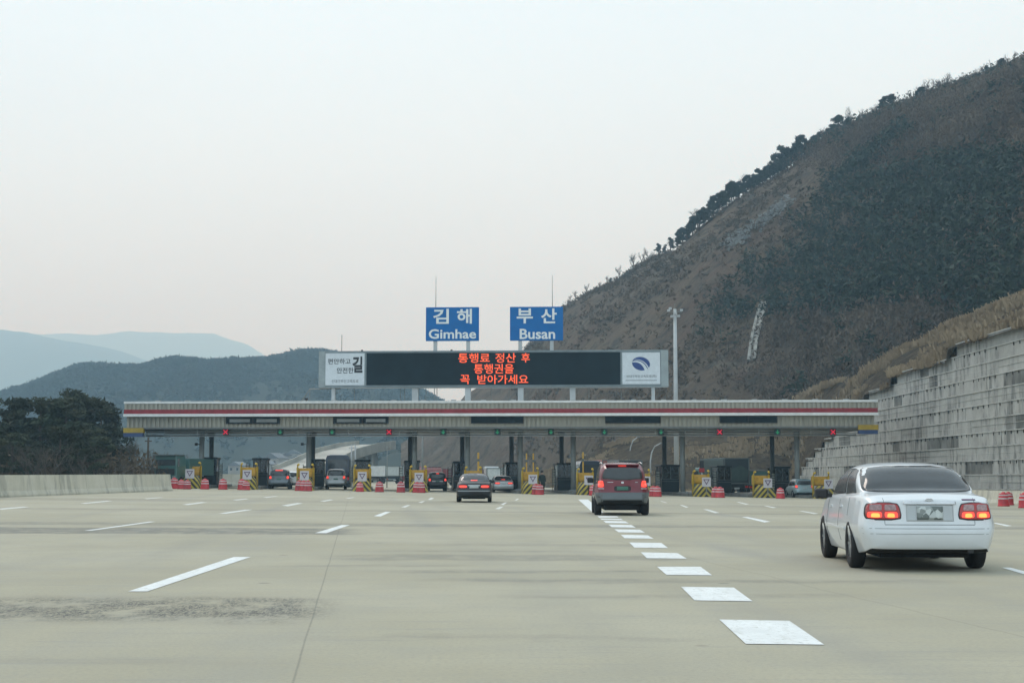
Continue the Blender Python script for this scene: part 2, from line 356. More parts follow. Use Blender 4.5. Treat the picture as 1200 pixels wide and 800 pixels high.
def text_mesh(body, x0, x1, z0, z1, offset=.0, depth=.02, shear=0):
    """lettering filled into the box x0..x1, z0..z1 of the xz plane, facing -y"""
    c = bpy.data.curves.new('lettering', 'FONT'); c.body = body; c.offset = offset; c.extrude = .02; c.resolution_u = 3; c.shear = shear
    o = bpy.data.objects.new('lettering', c); COL.objects.link(o)
    dg = bpy.context.evaluated_depsgraph_get(); me = bpy.data.meshes.new_from_object(o.evaluated_get(dg)); bpy.data.objects.remove(o)
    xs = [v.co.x for v in me.vertices]; ys = [v.co.y for v in me.vertices]; a, b, c0, d = min(xs), max(xs), min(ys), max(ys)
    for v in me.vertices:
        x, y, z = v.co; v.co = (x0+(x-a)/(b-a)*(x1-x0), -(z+.02)/.04*depth, z0+(y-c0)/(d-c0)*(z1-z0))
    return me
def text_obj(name, body, x0, x1, z0, z1, y, m, parent, offset=0, depth=.02, shear=0):
    me = text_mesh(body, x0, x1, z0, z1, offset, depth, shear); me.materials.clear(); me.materials.append(m); me.name = name
    o = bpy.data.objects.new(name, me); COL.objects.link(o); o.parent = parent; o.location = (0, y, 0); return o
rnd = random.Random(7)
def lerp(pts, x):
    if x <= pts[0][0]: return pts[0][1]
    for (a, b), (c, d) in zip(pts, pts[1:]):
        if x <= c: return b+(d-b)*(x-a)/(c-a)
    return pts[-1][1]
def sm(t): t = max(0, min(1, t)); return t*t*(3-2*t)
# ================================================================== GROUND
def sheet(name, xs, ys, m, dz=0, kind='structure'):
    b = MB(); nx = len(xs)
    for y in ys:
        for x in xs: b.v.append((x, y, gz(x, y)+dz))
    for j in range(len(ys)-1):
        for i in range(nx-1):
            b.f.append((j*nx+i, j*nx+i+1, (j+1)*nx+i+1, (j+1)*nx+i)); b.m.append(0); b.sm.append(True)
    return tag(b.build(name, m), kind=kind)
ys_ = [-40+5*i for i in range(60)]
sheet('ground', [-7700, -1000, -200]+[-60+5*i for i in range(25)]+[200, 1000, 7700], [-60]+[-40+10*i for i in range(30)]+[300, 600, 1200, 2500, 7900], M['ground'], -.14)
road = sheet('road', [-25.6+1.9*i for i in range(32)], ys_+[300, 340, 400, 500, 640], M['road'])
# painted markings
def marking(i, q, m, dz=.005):
    c = [G(*p) for p in q]; b = MB(); n = 6
    # split lengthwise so that the paint follows the ground
    for k in range(n):
        t0, t1 = k/n, (k+1)/n
        a0 = c[0].lerp(c[3], t0); a1 = c[0].lerp(c[3], t1); b0 = c[1].lerp(c[2], t0); b1 = c[1].lerp(c[2], t1)
        for p in (a0, a1, b0, b1): p.z = gz(p.x, p.y)+dz
        b.quad(a0, b0, b1, a1)
    return tag(b.build('lane_marking', m), kind='structure')
blk = [((486, 332), (650, 335), (732, 391), (548, 389)), ((396, 255), (520, 257), (564, 289), (428, 287)), ((340, 208), (442, 208), (469, 228), (362, 227)), ((302, 174), (388, 176), (410, 189), (316, 188)), ((275, 151), (350, 152), (366, 164), (287, 163)), ((255, 133), (318, 134), (332, 142), (264, 141)), ((240, 120), (300, 121), (312, 128), (250, 127)), ((226, 109), (280, 110), (290, 116), (234, 115)), ((214, 100), (265, 101), (274, 106), (220, 105)), ((206, 94.5), (255, 95.5), (262, 98.5), (210, 97.5)), ((200, 89), (246, 89), (250, 92.5), (204, 92.5)), ((155, 50), (178, 50), (217, 83), (192, 83))]
for i, q in enumerate(blk): marking(i, [(x/2+600, y/2+560) for x, y in (q[1], q[0], q[3], q[2])], M['paint'])
ds = [((300, 306), (345, 306), (588, 225), (548, 225)), ((198, 163), (215, 163), (365, 142), (350, 142)), ((738, 169), (765, 169), (820, 150), (800, 150)), ((512, 123), (530, 123), (592, 114), (575, 114)), ((-12, 112), (5, 113.5), (68, 108), (55, 107)), ((188, 99), (200, 100), (264, 93.5), (250, 93)), ((337, 88), (345, 89), (385, 85), (375, 85)), ((427, 102), (440, 103), (486, 97), (472, 96)), ((545, 91), (555, 92), (583, 89), (575, 88)), ((660, 104), (675, 106), (710, 99), (698, 98)), ((616, 85), (625, 86), (653, 82), (645, 82)), ((750, 94), (760, 95), (782, 91), (774, 90)), ((810, 87), (817, 88), (833, 85), (826, 85)), ((876, 129), (892, 130), (916, 119), (903, 119)), ((940, 108), (950, 109), (962, 103), (955, 103)), ((980, 97), (988, 98), (996, 94), (990, 94)), ((1003, 90), (1009, 91), (1018, 87), (1010, 85.5)), ((1160, 112), (1170, 113), (1180, 107), (1172, 107)), ((1173, 102), (1180, 103), (1189, 97), (1183, 97)), ((1206, 92), (1211, 92), (1217, 88), (1213, 88))]
for q in ds: marking(0, [(x/2, y/2+540) for x, y in q], M['paint'] if q[0][1] > 120 else M['paint2'])
rs = [((538, 91), (552, 91), (606, 102), (592, 104)), ((448, 73), (458, 73), (486, 81), (476, 82)), ((393, 63), (399, 63), (414, 68), (408, 69)), ((347, 54), (352, 54), (365, 58), (360, 58)), ((526, 56), (532, 56), (556, 61), (548, 62)), ((590, 65), (598, 65), (620, 69), (612, 70)), ((672, 77), (682, 77), (718, 83), (708, 84)), ((1148, 210), (1168, 210), (1230, 226), (1208, 228)), ((1125, 105), (1136, 105), (1172, 112), (1160, 113)), ((262, 67), (275, 67), (282, 72), (270, 72))]
for q in rs: marking(0, [(x/2+600, y/2+560) for x, y in q][::-1], M['paint'] if q[0][1] > 90 else M['paint2'])
# ================================================================== HILLS
def hill(name, sil, dr, df, zf, m, u0, u1, du, nt=26, rough=1.0, shape=1.25, seed=0, back=.6, kind='structure', fs=.02):
    """a hill whose crest runs through the given bearings and distances; its front falls to its foot, its back falls away"""
    us = []; u = u0
    while u <= u1: us.append(u); u += du
    V = []; tt = [i/nt for i in range(nt+1)]+[1+i/8 for i in range(1, 9)]
    for u in us:
        Dr = lerp(dr, u); Df = lerp(df, u); cr = P(u, lerp(sil, u), Dr)
        xf = X(u, Df); zfo = zf(u, Df) if callable(zf) else zf
        row = []; prof = lambda t: (math.sin(t*math.pi/2)**shape if shape > 0 else t); tgt = (cr.z-CAMZ)/Dr; kk = 1.0
        for _ in range(12):          # keep the skyline of the rounded slope on the line seen
            mxx = max((zfo+(cr.z-zfo)*kk*prof(t)-CAMZ)/(Df+(Dr-Df)*t) for t in tt[:nt+1]); kk *= 1-(1-tgt/mxx)*.8 if mxx > 0 and tgt > 0 else 1
        for t in tt:
            if t <= 1:
                D = Df+(Dr-Df)*t; x = xf+(cr.x-xf)*t; z = zfo+(cr.z-zfo)*kk*prof(t)
                k = rough*(t*(1-t)*4)**.5*.9+rough*.18*(t > .98)
            else:
                s_ = t-1; D = Dr+(Dr-Df)*back*s_; x = cr.x*(D/Dr); z = zfo+(cr.z-zfo)*kk*math.cos(s_*math.pi/2)-3*s_
                k = rough*.6*min(1, s_*3)
            nn = noise.fractal(Vector((x*fs+seed, D*fs, seed)), 1, 2, 5)
            row.append((x, D, z+nn*k))
        V.append(row)
    b = MB(); n = len(tt)
    for row in V: b.v += row
    for i in range(len(V)-1):
        for j in range(n-1):
            b.f.append((i*n+j, (i+1)*n+j, (i+1)*n+j+1, i*n+j+1)); b.m.append(0); b.sm.append(True)
    o = tag(b.build(name, m), kind=kind); o['_'] = 0; del o['_']
    return V, us, tt
def hill_pt(H, u, t):
    V, us, tt = H; i = (u-us[0])/(us[1]-us[0]); i = max(0, min(len(us)-1.001, i)); k = int(i); fi = i-k
    n = next((q for q in range(len(tt)-1) if tt[q+1] >= t), len(tt)-2); ft = (t-tt[n])/(tt[n+1]-tt[n])
    a = Vector(V[k][n]).lerp(Vector(V[k][n+1]), ft); b = Vector(V[k+1][n]).lerp(Vector(V[k+1][n+1]), ft); return a.lerp(b, fi)
M['far'] = hill_mat('far_forest', [(.030, .038, .030), (.022, .030, .026), (.02, .4, .7, (.045, .045, .036), .4, (1, 1, 1))], .4, .3)
M['brownhill'] = None
WALLX = 33.5
ends = [930, 934, 938, 943, 953, 964, 976, 989, 1001, 1014, 1046, 1115]       # how far each course of the wall runs
def wall_D(u): return WALLX*F/CT/max(60, (u-600))
def wtop(u):
    z = 0
    for k, e in enumerate(ends):
        if u >= e: z = k+1
    return z+gz(WALLX, 110)
# far ranges, one behind the other
hill('far_range', [(-400, 400), (-100, 393), (40, 393), (70, 391), (110, 391), (150, 388), (180, 389), (215, 391), (250, 392), (275, 400), (295, 408), (312, 418), (360, 440), (420, 470), (520, 520)], [(0, 7500)], [(0, 6000)], -3, M['far'], -420, 520, 5, rough=34, seed=3, fs=.0035)
hill('distant_ridge', [(-400, 380), (-60, 385), (0, 387.5), (30, 389), (55, 394), (90, 401), (125, 407), (150, 414), (175, 423), (230, 440), (330, 480), (460, 540)], [(0, 5000)], [(0, 4000)], -3, M['far'], -420, 460, 4, rough=22, seed=5, fs=.004)
H_left = hill('wooded_hill', [(-300, 540), (-60, 492), (0, 466), (25, 459), (45, 452), (65, 442), (85, 434), (100, 430), (120, 429), (150, 432), (166, 433), (185, 427), (210, 424), (240, 425), (270, 423), (300, 421), (330, 417), (352, 415), (380, 418), (430, 428), (470, 446), (505, 466), (560, 500), (640, 540)], [(0, 1150)], [(0, 700)], -2, M['far'], -300, 640, 3, rough=7, seed=9, fs=.012)
H_mid = hill('valley_hill', [(330, 562), (376, 553), (400, 547), (425, 540), (440, 530), (455, 516), (475, 506), (500, 497), (540, 489), (600, 470), (700, 450)], [(0, 800)], [(0, 600)], -2, M['far'], 330, 760, 3, rough=6, seed=12, fs=.02)
BROWN = [(.150, .112, .080), (.108, .083, .062), (.05, .45, .62, (.165, .125, .085), .7, (1, 1, 1)), (.018, .55, .62, (.15, .088, .062), .6, (1, 1, 1)), (.25, .48, .62, (.05, .047, .037), .75, (1, 1, 1)), (.9, .5, .7, (.18, .15, .115), .45, (1, 1, 1)), (.12, .56, .66, (.20, .18, .14), .5, (1, .5, 1.6))]
M['brownhill'] = hill_mat('scrub_hillside', BROWN, 1, .9)
M['bank'] = hill_mat('dry_grass_bank', [(.135, .105, .072), (.10, .080, .056), (.35, .45, .62, (.20, .155, .10), .7, (1, 1, 1)), (1.1, .5, .64, (.055, .046, .036), .8, (1, 1, 1))], 3, 1)
SIL = [(470, 520), (520, 492), (545, 462), (590, 436), (610, 422), (640, 384), (665, 359), (690, 347), (715, 337), (740, 320), (765, 303), (790, 294), (812, 277), (830, 262), (860, 240), (885, 225), (905, 213), (925, 201), (950, 185), (975, 170), (1000, 158), (1020, 148), (1045, 136), (1075, 128), (1100, 117), (1130, 110), (1160, 101), (1185, 88), (1200, 80), (1300, 48), (1500, 15), (1700, -10)]
H = hill('hillside', SIL, [(470, 520), (700, 470), (950, 420), (1200, 370), (1500, 330), (1700, 300)], [(470, 420), (560, 350), (700, 240), (820, 200), (950, 190), (1050, 180), (1200, 165), (1700, 120)], lambda u, D: lerp([(600, -1), (900, 0), (1050, 6), (1200, 14), (1700, 18)], u), M['brownhill'], 470, 1700, 5, nt=60, rough=2.6, shape=1.05, seed=21, fs=.03)
bank_sil = [(600, 562), (640, 556), (680, 535), (720, 520), (760, 508), (850, 490), (900, 478), (930, 468), (960, 458), (985, 447), (1015, 434), (1040, 423), (1075, 406), (1100, 394), (1130, 379), (1160, 366), (1200, 349), (1300, 305), (1600, 240)]
def bank_foot(u, D): return -.6 if u < 926 else wtop(u)-.35
def sil_t(Hh, u): return max(range(60, 101), key=lambda i: (lambda p: (p.z-CAMZ)/p.y)(hill_pt(Hh, u, i/100)))/100
def find_t(Hh, u, py):               # height on the slope seen at row py
    best = None
    for i in range(0, 100):
        t = i/100; p = hill_pt(Hh, u, t); d = p-Vector((0, 0, CAMZ)); b = (-d.y*ST+d.z*CT)/(d.y*CT+d.z*ST); y = 400-b*F
        if best is None or abs(y-py) < best[0]: best = (abs(y-py), t)
    return best[1]
# pale rock scar on the upper slope
b = MB(); rg = random.Random(17)
for _ in range(420):
    k = rg.random()**1.5; u = 857+k*70+rg.gauss(0, 3); py = 286-k*50+rg.gauss(0, 2.6); t = 0
    p = hill_pt(H, u, find_t(H, u, py)); s = rg.uniform(.2, .75); T = Matrix.Translation(p+Vector((0, -.2, .1)))@Matrix.Rotation(rg.random()*3, 4, 'Z')@Matrix.Rotation(rg.random(), 4, 'X'); b.box(-s, s, -s*.7, s*.7, -s*.5, s*.5, 0, T)
tag(b.build('scree', mat('pale_rock', (.19, .195, .185), .9, var=.25, vscale=.5)), 'patch of pale grey broken rock high on the brown slope', 'rocks', kind='stuff')
H_bank = hill('grass_bank', bank_sil, [(600, 215), (930, 195), (1000, 168), (1100, 146), (1200, 128), (1600, 95)], [(600, 195), (800, 172), (926, 178)]+[(u, wall_D(u)+.5) for u in (930, 950, 975, 1000, 1040, 1080, 1120, 1160, 1200, 1300, 1450, 1600)], bank_foot, M['bank'], 600, 1600, 2.5, nt=24, rough=.7, shape=-1, seed=31, fs=.12, back=.4)
# hillside details: rock scar and drainage steps
def strip_on(Hh, name, pts, hw, m, lift, label, cat):
    b = MB(); n = 12
    for (u0, t0), (u1, t1) in zip(pts, pts[1:]):
        for k in range(n):
            A = []
            for f in (k/n, (k+1)/n):
                u = u0+(u1-u0)*f; t = t0+(t1-t0)*f; A.append([hill_pt(Hh, u+e*hw, t) for e in (-1, 1)])
            for e in (0, 1):
                p, q = A[0][e], A[1][e]; r_ = Vector((.24, 0, 0)); L_ = Vector((0, 0, lift)); D_ = Vector((0, 0, -.8)); b.quad(p-r_+L_, p+r_+L_, q+r_+L_, q-r_+L_)
                for z_ in (-1, 1): b.quad(p+r_*z_+L_, q+r_*z_+L_, q+r_*z_+D_, p+r_*z_+D_)
                b.quad(p-r_+L_, p+r_+L_, p+r_+D_, p-r_+D_)
            a, c = A[0]; L2 = Vector((0, 0, lift*.35)); b.quad(a+L2, c+L2, c.lerp(A[1][1], .6)+L2, a.lerp(A[1][0], .6)+L2)
    return tag(b.build(name, m), label, cat)
M['drain'] = mat('drain_concrete', (.34, .34, .31), .9, var=.3, vscale=.4)
strip_on(H, 'drain_steps', [(896, find_t(H, 896, 352)), (884, find_t(H, 884, 400)), (881, find_t(H, 881, 424))], 3.4, M['drain'], .55, 'pale concrete drainage steps running down the brown hillside', 'drain')
# ================================================================== VEGETATION
def clump(b, c, r, n, size, rg, m=0, flat=.6, up=0):
    for _ in range(n):
        d = Vector((rg.gauss(0, 1), rg.gauss(0, 1), rg.gauss(0, 1))).normalized()*r*rg.random()**.45; d.z *= flat
        p = c+d; a = Vector((rg.gauss(0, 1), rg.gauss(0, 1), rg.gauss(0, .6)+up)).normalized(); e = a.orthogonal().normalized(); e = (Matrix.Rotation(rg.random()*6.28, 3, a)@e)
        s = size*(.5+rg.random()); i = len(b.v)
        b.v += [tuple(p-a*s-e*s*.35), tuple(p-a*s*.2+e*s*.5), tuple(p+a*s), ]
        b.f.append((i, i+1, i+2)); b.m.append(m); b.sm.append(False)
def pine_meshes(seed, h, rad, nl=22, per=60, size=.3, fl=.42):
    rg = random.Random(seed); t = MB(); c = MB(); lean = (rg.random()-.5)*.12*h
    top = Vector((lean, 0, h*.93)); pts = [Vector((lean*(k/6)**1.5+rg.gauss(0, .03)*h*.1, rg.gauss(0, .03)*h*.1, h*.95*k/6)) for k in range(7)]; pts[0] = Vector((0, 0, -.3))
    t.tube(pts, [.028*h*(1-k/7.5) for k in range(7)], 7)
    for i in range(nl):
        f = .30+.68*(i+rg.random())/nl; z = h*f; az = rg.random()*6.28; prof = math.sin(min(1, (1-f)*1.5+.12)*math.pi/2); L_ = rad*prof*(.55+.6*rg.random())
        base = Vector((lean*f**1.5, 0, z*.97)); tip = base+Vector((math.cos(az)*L_, math.sin(az)*L_, L_*(.12+.25*rg.random())))
        t.tube([base, (base+tip)/2+Vector((0, 0, -.05*L_)), tip], [.010*h*(1.1-f), .006*h*(1.1-f), .01], 4, cap=False)
        for q in (.55, .85, 1.05):
            if q < .6 and rg.random() < .4: continue
            cc = base.lerp(tip, q)+Vector((rg.gauss(0, .1), rg.gauss(0, .1), .1))*rad*.4; clump(c, cc, rad*(.22+.16*rg.random()), int(per*(.6+.6*rg.random())), size, rg, flat=fl, up=.3)
    clump(c, Vector((lean, 0, h*.95)), rad*.28, per, size, rg, flat=.8, up=.6)
    return t, c
def bare_meshes(seed, h, spread=.5, depth=5, r0=.02):
    rg = random.Random(seed); t = MB(); c = MB()
    def br(p, d, L_, r, k):
        q = p+d*L_; mid = p.lerp(q, .5)+Vector((rg.gauss(0, 1), rg.gauss(0, 1), 0))*L_*.05
        (t if k < 2 else c).tube([p, mid, q], [r, r*.85, r*.65], 5 if k < 2 else 3, cap=False)
        if k >= depth: return
        for _ in range(3 if k else 4):
            nd = (d+Vector((rg.gauss(0, spread), rg.gauss(0, spread), .18+rg.random()*.2))).normalized(); br(p.lerp(q, .45+.55*rg.random()), nd, L_*(.55+.25*rg.random()), r*.55, k+1)
    br(Vector((0, 0, -.3)), Vector((rg.gauss(0, .05), rg.gauss(0, .05), 1)).normalized(), h*.36, h*r0, 0); return t, c
def make_tree(name, tc_, mats, loc, label, cat, group, scale=1, rz=0):
    o = empty(name, loc, rz, label, cat, group); o.scale = (scale,)*3
    tc_[0].build('trunk', mats[0], o); tc_[1].build('crown' if mats[2] else 'branches', mats[1], o); return o
def place(proto, loc, scale, rz, label):
    o = copy_tree(proto); o.location = loc; o.scale = (scale,)*3; o.rotation_euler = (0, 0, rz); o['label'] = label; return o
# grove left of the road, behind the wall
pines = []
grove = [(-24, 121, 458), (6, 126, 490), (20, 122, 480), (31, 125, 463), (47, 122, 463), (62, 125, 476), (74, 122, 462), (87, 124, 455), (95, 128, 462), (107, 126, 475), (117, 138, 468), (124, 142, 482), (130, 145, 494), (14, 104, 505), (70, 103, 498), (112, 104, 500)]
where = ['at the far left frame edge', 'low pine near the left edge of the grove', 'second tall pine from the left of the grove', 'pine with a raised shoulder in the left of the grove', 'flat-topped pine in the left half of the grove', 'small pine left of the grove centre', 'pine just left of the highest pine', 'highest dark pine of the grove', 'pine just right of the highest pine', 'pine right of the grove centre', 'broad pine toward the right of the grove', 'third last pine on the right of the grove', 'lowest pine at the right end of the grove', 'short front pine low on the left of the grove', 'short front pine below the highest pine', 'short front pine low on the right of the grove']
for i, (u, D, py) in enumerate(grove):
    base = g(u, D); base.z = -.2; h = P(u, py, D).z-base.z
    if i < 5:
        o = make_tree('pine_tree', pine_meshes(40+i, 9.0, 2.9, 22, 60, .24), (M['bark'], M['needle'], 1), base, 'dark green '+where[i], 'tree', 'pines of the grove left of the road', h/9.0, rnd.random()*6); pines.append(o)
    else: o = place(pines[i % 5], base, h/9.0, rnd.random()*6, 'dark green '+where[i])
    o.scale = (h/9*rnd.uniform(.9, 1.15),)*2+(h/9*.97,)
bares = []
bl = [(-8, 104, 500), (8, 125, 470), (38, 100, 500), (146, 136, 497), (158, 138, 503), (170, 140, 508), (183, 142, 512), (196, 145, 518), (56, 100, 508), (128, 104, 505), (210, 134, 518), (96, 101, 512), (176, 112, 528), (152, 108, 524)]
bw = ['leftmost by the frame edge', 'behind the low pine at the left', 'in front of the left pines', 'just right of the pine grove', 'second right of the pine grove', 'third right of the pine grove, behind the canopy end', 'fourth right of the pine grove, below the yellow canopy end', 'fifth right of the pine grove by the green truck', 'in front of the flat-topped pine', 'in front of the broad right pine', 'rightmost, behind the first columns', 'in front of the highest pine', 'low one beside the green truck', 'low one at the right foot of the grove']
for i, (u, D, py) in enumerate(bl):
    base = g(u, D); base.z = -.2; h = P(u, py, D).z-base.z
    if i < 4: o = make_tree('bare_tree', bare_meshes(70+i, 6.0, .55, 5), (M['bark'], M['twig'], 0), base, 'leafless brown tree, '+bw[i], 'tree', 'bare trees around the pine grove', h/6.0, rnd.random()*6); bares.append(o)
    else: o = place(bares[i % 4], base, h/6.0, rnd.random()*6, 'leafless brown tree, '+bw[i])
    o.scale = (h/6*1.2, h/6*1.2, h/6*1.05)
# undergrowth at the grove's foot: uncountable
b = MB(); rg = random.Random(5)
for _ in range(420):
    u = rg.uniform(-30, 178); D = rg.uniform(104, 124); p = g(u, D); p.z = -.1; hh = rg.uniform(1.2, 3.6)
    clump(b, p+Vector((0, 0, hh*.5)), hh*.55, 26, .22, rg, flat=1, up=1.0)
tag(b.build('undergrowth', M['scrubbrown']), 'tangled brown undergrowth below the pines behind the concrete wall', 'undergrowth', kind='stuff')
# pines along the ridge of the right hill
ridge = [(786, .8), (795, .75), (820, .9), (826, .8), (837, .9), (847, .95), (856, 1.0), (866, .9), (876, 1), (885, .9), (894, 1), (903, 1.1), (913, 1.0), (923, 1.1), (933, 1.2), (944, 1.0), (955, 1.1), (966, 1.0), (978, 1.1), (716, .5), (735, .3), (772, .75), (779, .5), (800, .9), (805, .8), (812, .8), (832, 1), (842, .85), (852, 1), (861, .9), (872, .8), (881, 1), (890, 1.1), (899, .9), (908, 1.1), (918, 1.25), (928, 1.1), (939, 1.2), (950, 1.1), (961, .9), (972, 1), (984, 1.1), (995, .8), (1008, .9), (1022, 1), (1038, 1.25), (1046, 1.1), (1056, .9), (1068, .8), (1081, 1.0), (1093, .8), (1112, .7), (1128, .9), (1147, .8), (1160, .9), (1176, 1), (1192, 1.1)]
rp = []
for i, (u, s) in enumerate(ridge):
    base = hill_pt(H, u, sil_t(H, u)-.01+.02*rnd.random())
    lab = 'dark pine on the hill ridge, number %d counted up from the lowest' % (i+1)
    if i < 3: o = make_tree('pine_tree', pine_meshes(100+i, 6.5, 1.75, 20, 30, .32, .8), (M['bark'], M['needle_dark'], 1), base, lab, 'tree', 'pines along the ridge of the right hill', s, rnd.random()*6); rp.append(o)
    else: o = place(rp[i % 3], base, s, rnd.random()*6, lab)
    s *= rnd.uniform(.6, 1.05)*(.85 if u > 1000 else 1); o.scale = (s*1.0, s*1.0, s*.90)
for i in range(34):
    u = 796+i*6.1+rnd.uniform(-2, 2); base = hill_pt(H, u, sil_t(H, u)-.015); o = place(rp[i % 3], base, 1, rnd.random()*6, 'small dark pine just under the ridge row, number %d up from the lowest' % (i+1)); s = rnd.uniform(.45, .75); o.scale = (s*1.2, s*1.2, s)
rb = []
for i, u in enumerate([668, 674, 688, 702, 712, 726, 742, 752, 760, 786, 818, 866, 904, 912, 934, 966, 978, 1002, 1014, 1030, 1074, 1088, 1100, 1106, 1120, 1136, 1142, 1153, 1168, 1184]):
    s = .55 if u < 720 else (.8 if u < 800 else 1.0); s *= rnd.uniform(.9, 1.35); base = hill_pt(H, u, sil_t(H, u))
    lab = 'thin leafless tree on the hill ridge, number %d counted up from the lowest' % (i+1)
    if i < 3: o = make_tree('bare_tree', bare_meshes(200+i, 6.5, .5, 5, .034), (M['twig'], M['twig'], 0), base, lab, 'tree', 'bare trees along the ridge', s, 0); rb.append(o)
    else: o = place(rb[i % 3], base, s, rnd.random()*6, lab)
# woodland and scrub covering the right hill: reads as one mass
def dark_zone(u, py):                 # where the dark winter wood stands on the hill
    edge = lerp([(60, 985), (150, 960), (210, 985), (250, 1000), (290, 945), (330, 900), (380, 868), (430, 880), (470, 900)], py)
    return sm((u-edge+70)/150)
wood2 = MB(); wood = MB(); pin = MB(); scr = MB(); rg = random.Random(11)
for k in range(19000):
    u = rg.uniform(600, 1330); t = rg.random()**.9; p = hill_pt(H, u, t); d = p-Vector((0, 0, CAMZ)); py = 400-F*(-d.y*ST+d.z*CT)/(d.y*CT+d.z*ST)
    dz_ = dark_zone(u, py); n1 = noise.noise(Vector((p.x*.03, p.y*.03, p.z*.03)))
    ud = lerp([(352, 896), (400, 884), (424, 880)], py)
    if 340 < py < 434 and abs(u-ud) < 7+(py-340)*.03: continue
    if rg.random() < dz_:
        n2 = noise.noise(Vector((p.x*.014+4, p.y*.006, p.z*.02)))
        if n2 > .16 and rg.random() < .6 or n1 > .33 or rg.random() < .03:
            hh = rg.uniform(3.0, 6.0)*(1 if t < .8 else .75); clump(pin, p+Vector((0, 0, hh*.55)), hh*.42, 34, .5, rg, flat=.9, up=.3)
        else:
            hh = rg.uniform(2.4, 4.6)*(1 if t < .8 else .7); wsel = wood2 if noise.noise(p*.045)+rg.gauss(0, .12) > .12 else wood; clump(wsel, p+Vector((0, 0, hh*.5)), hh*.5, 28, .31, rg, flat=1.0, up=1.4)
    elif rg.random() < (.16 if n1 < .05 else .6):
        hh = rg.uniform(.6, 2.2); clump(scr, p+Vector((0, 0, hh*.35)), hh*.7, 16, .36, rg, flat=.6, up=.8)
tag(wood.build('winter_woodland', M['scrub']), 'grey brown leafless woodland covering the right hill', 'woodland', kind='stuff')
tag(wood2.build('winter_woodland', mat('scrub_pale', (.155, .12, .088), .95, vscale=.05, alt=(.11, .086, .064), var=.1, spec=.1)), 'paler leafless thickets among the grey brown wood', 'woodland', kind='stuff')
tag(pin.build('pine_woodland', M['needle_dark']), 'dark green pines scattered through the bare woodland', 'woodland', kind='stuff')
tag(scr.build('hill_scrub', M['scrubbrown']), 'low brown scrub on the open lower slope', 'scrub', kind='stuff')
# forest texture on the hazy hills
sil_cache = {int(u/4): sil_t(H_left, u) for u in range(-60, 564, 4)}
b = MB(); rg = random.Random(12)
for k in range(15000):
    Hh = H_left if k % 5 else H_mid; u = rg.uniform(-60, 560) if Hh is H_left else rg.uniform(370, 640); t = min(1, (sil_cache.get(int(u/4)) if (int(u/4) in sil_cache and Hh is H_left) else .96)+.05-abs(rg.gauss(0, .24))); t = max(.05, t)
    p = hill_pt(Hh, u, t); s = rg.uniform(2.2, 4.8)*(1 if Hh is H_left else .7); clump(b, p+Vector((0, 0, s*.3)), s*.6, 9, s*.42, rg, flat=.8, up=.4)
tag(b.build('hill_forest', M['far']), 'hazy blue green forest covering the far hills', 'forest', kind='stuff')
# dry grass on the bank
b = MB(); rg = random.Random(13)
for k in range(5200):
    u = rg.uniform(640, 1230); t = 1-.05*rg.random() if k % 3 == 0 else rg.random()
    p = hill_pt(H_bank, u, t); n1 = noise.noise(p*.12)
    n2 = noise.noise(Vector((p.x*.35, p.y*.08, 3)))
    if (n1 < .05 and k % 3) or (n2 < -.1 and k % 3 == 0): continue
    hh = rg.uniform(.25, .7)*(1+.9*max(0, n2)+.3*(n1 > .2))*(1 if u > 900 else .7)
    for q in range(9):
        a = Vector((rg.gauss(0, .25), rg.gauss(0, .25), 1)).normalized(); o_ = Vector((rg.gauss(0, .3), rg.gauss(0, .3), -.05)); i = len(b.v); w = .05+.05*rg.random()
        b.v += [tuple(p+o_+Vector((-w, 0, 0))), tuple(p+o_+Vector((w, 0, 0))), tuple(p+o_+a*hh*rg.uniform(.7, 1.1)+Vector((w*.6, 0, 0))), tuple(p+o_+a*hh+Vector((-w*.9, 0, 0)))]; b.f.append((i, i+1, i+2, i+3)); b.m.append(0); b.sm.append(False)
tag(b.build('dry_grass', M['drygrass']), 'tall straw coloured dry grass on the bank above the block wall', 'grass', kind='stuff')
# ================================================================== WALLS
# left parapet, cast concrete with a sloped (safety shape) face
pa = G(-60, 584.5); pb = G(197, 574.8)
def parapet(name, a, b_, h, label, cat, m, segs=6, w0=.32, w1=.16, seg_len=None, face=1):
    o = empty(name, (a.x, a.y, a.z), 0, label, cat); L_ = (b_-a); n = segs; b = MB(); L2 = Vector((L_.x, L_.y, 0)); side = Vector((L2.y, -L2.x, 0)).normalized()*face
    for k in range(n):
        p = L_*(k/n); q = L_*((k+1)/n)-L_.normalized()*.02
        prof = [(w0, -.05), (w0, .10), (w0*.72, .32), (w1*.8, h), (-w1*.8, h), (-w0*.72, .32), (-w0, .1), (-w0, -.05)]
        i = len(b.v)
        for c in (p, q):
            for (s, z) in prof: b.v.append(tuple(c+side*s+Vector((0, 0, z))))
        m_ = len(prof)
        for j in range(m_): b.f.append((i+j, i+(j+1) % m_, i+m_+(j+1) % m_, i+m_+j)); b.m.append(0); b.sm.append(False)
        b.f.append(tuple(i+j for j in range(m_))); b.f.append(tuple(i+m_+j for j in reversed(range(m_)))); b.m += [0, 0]; b.sm += [False, False]
    b.build('wall_body', m, o); return o, side
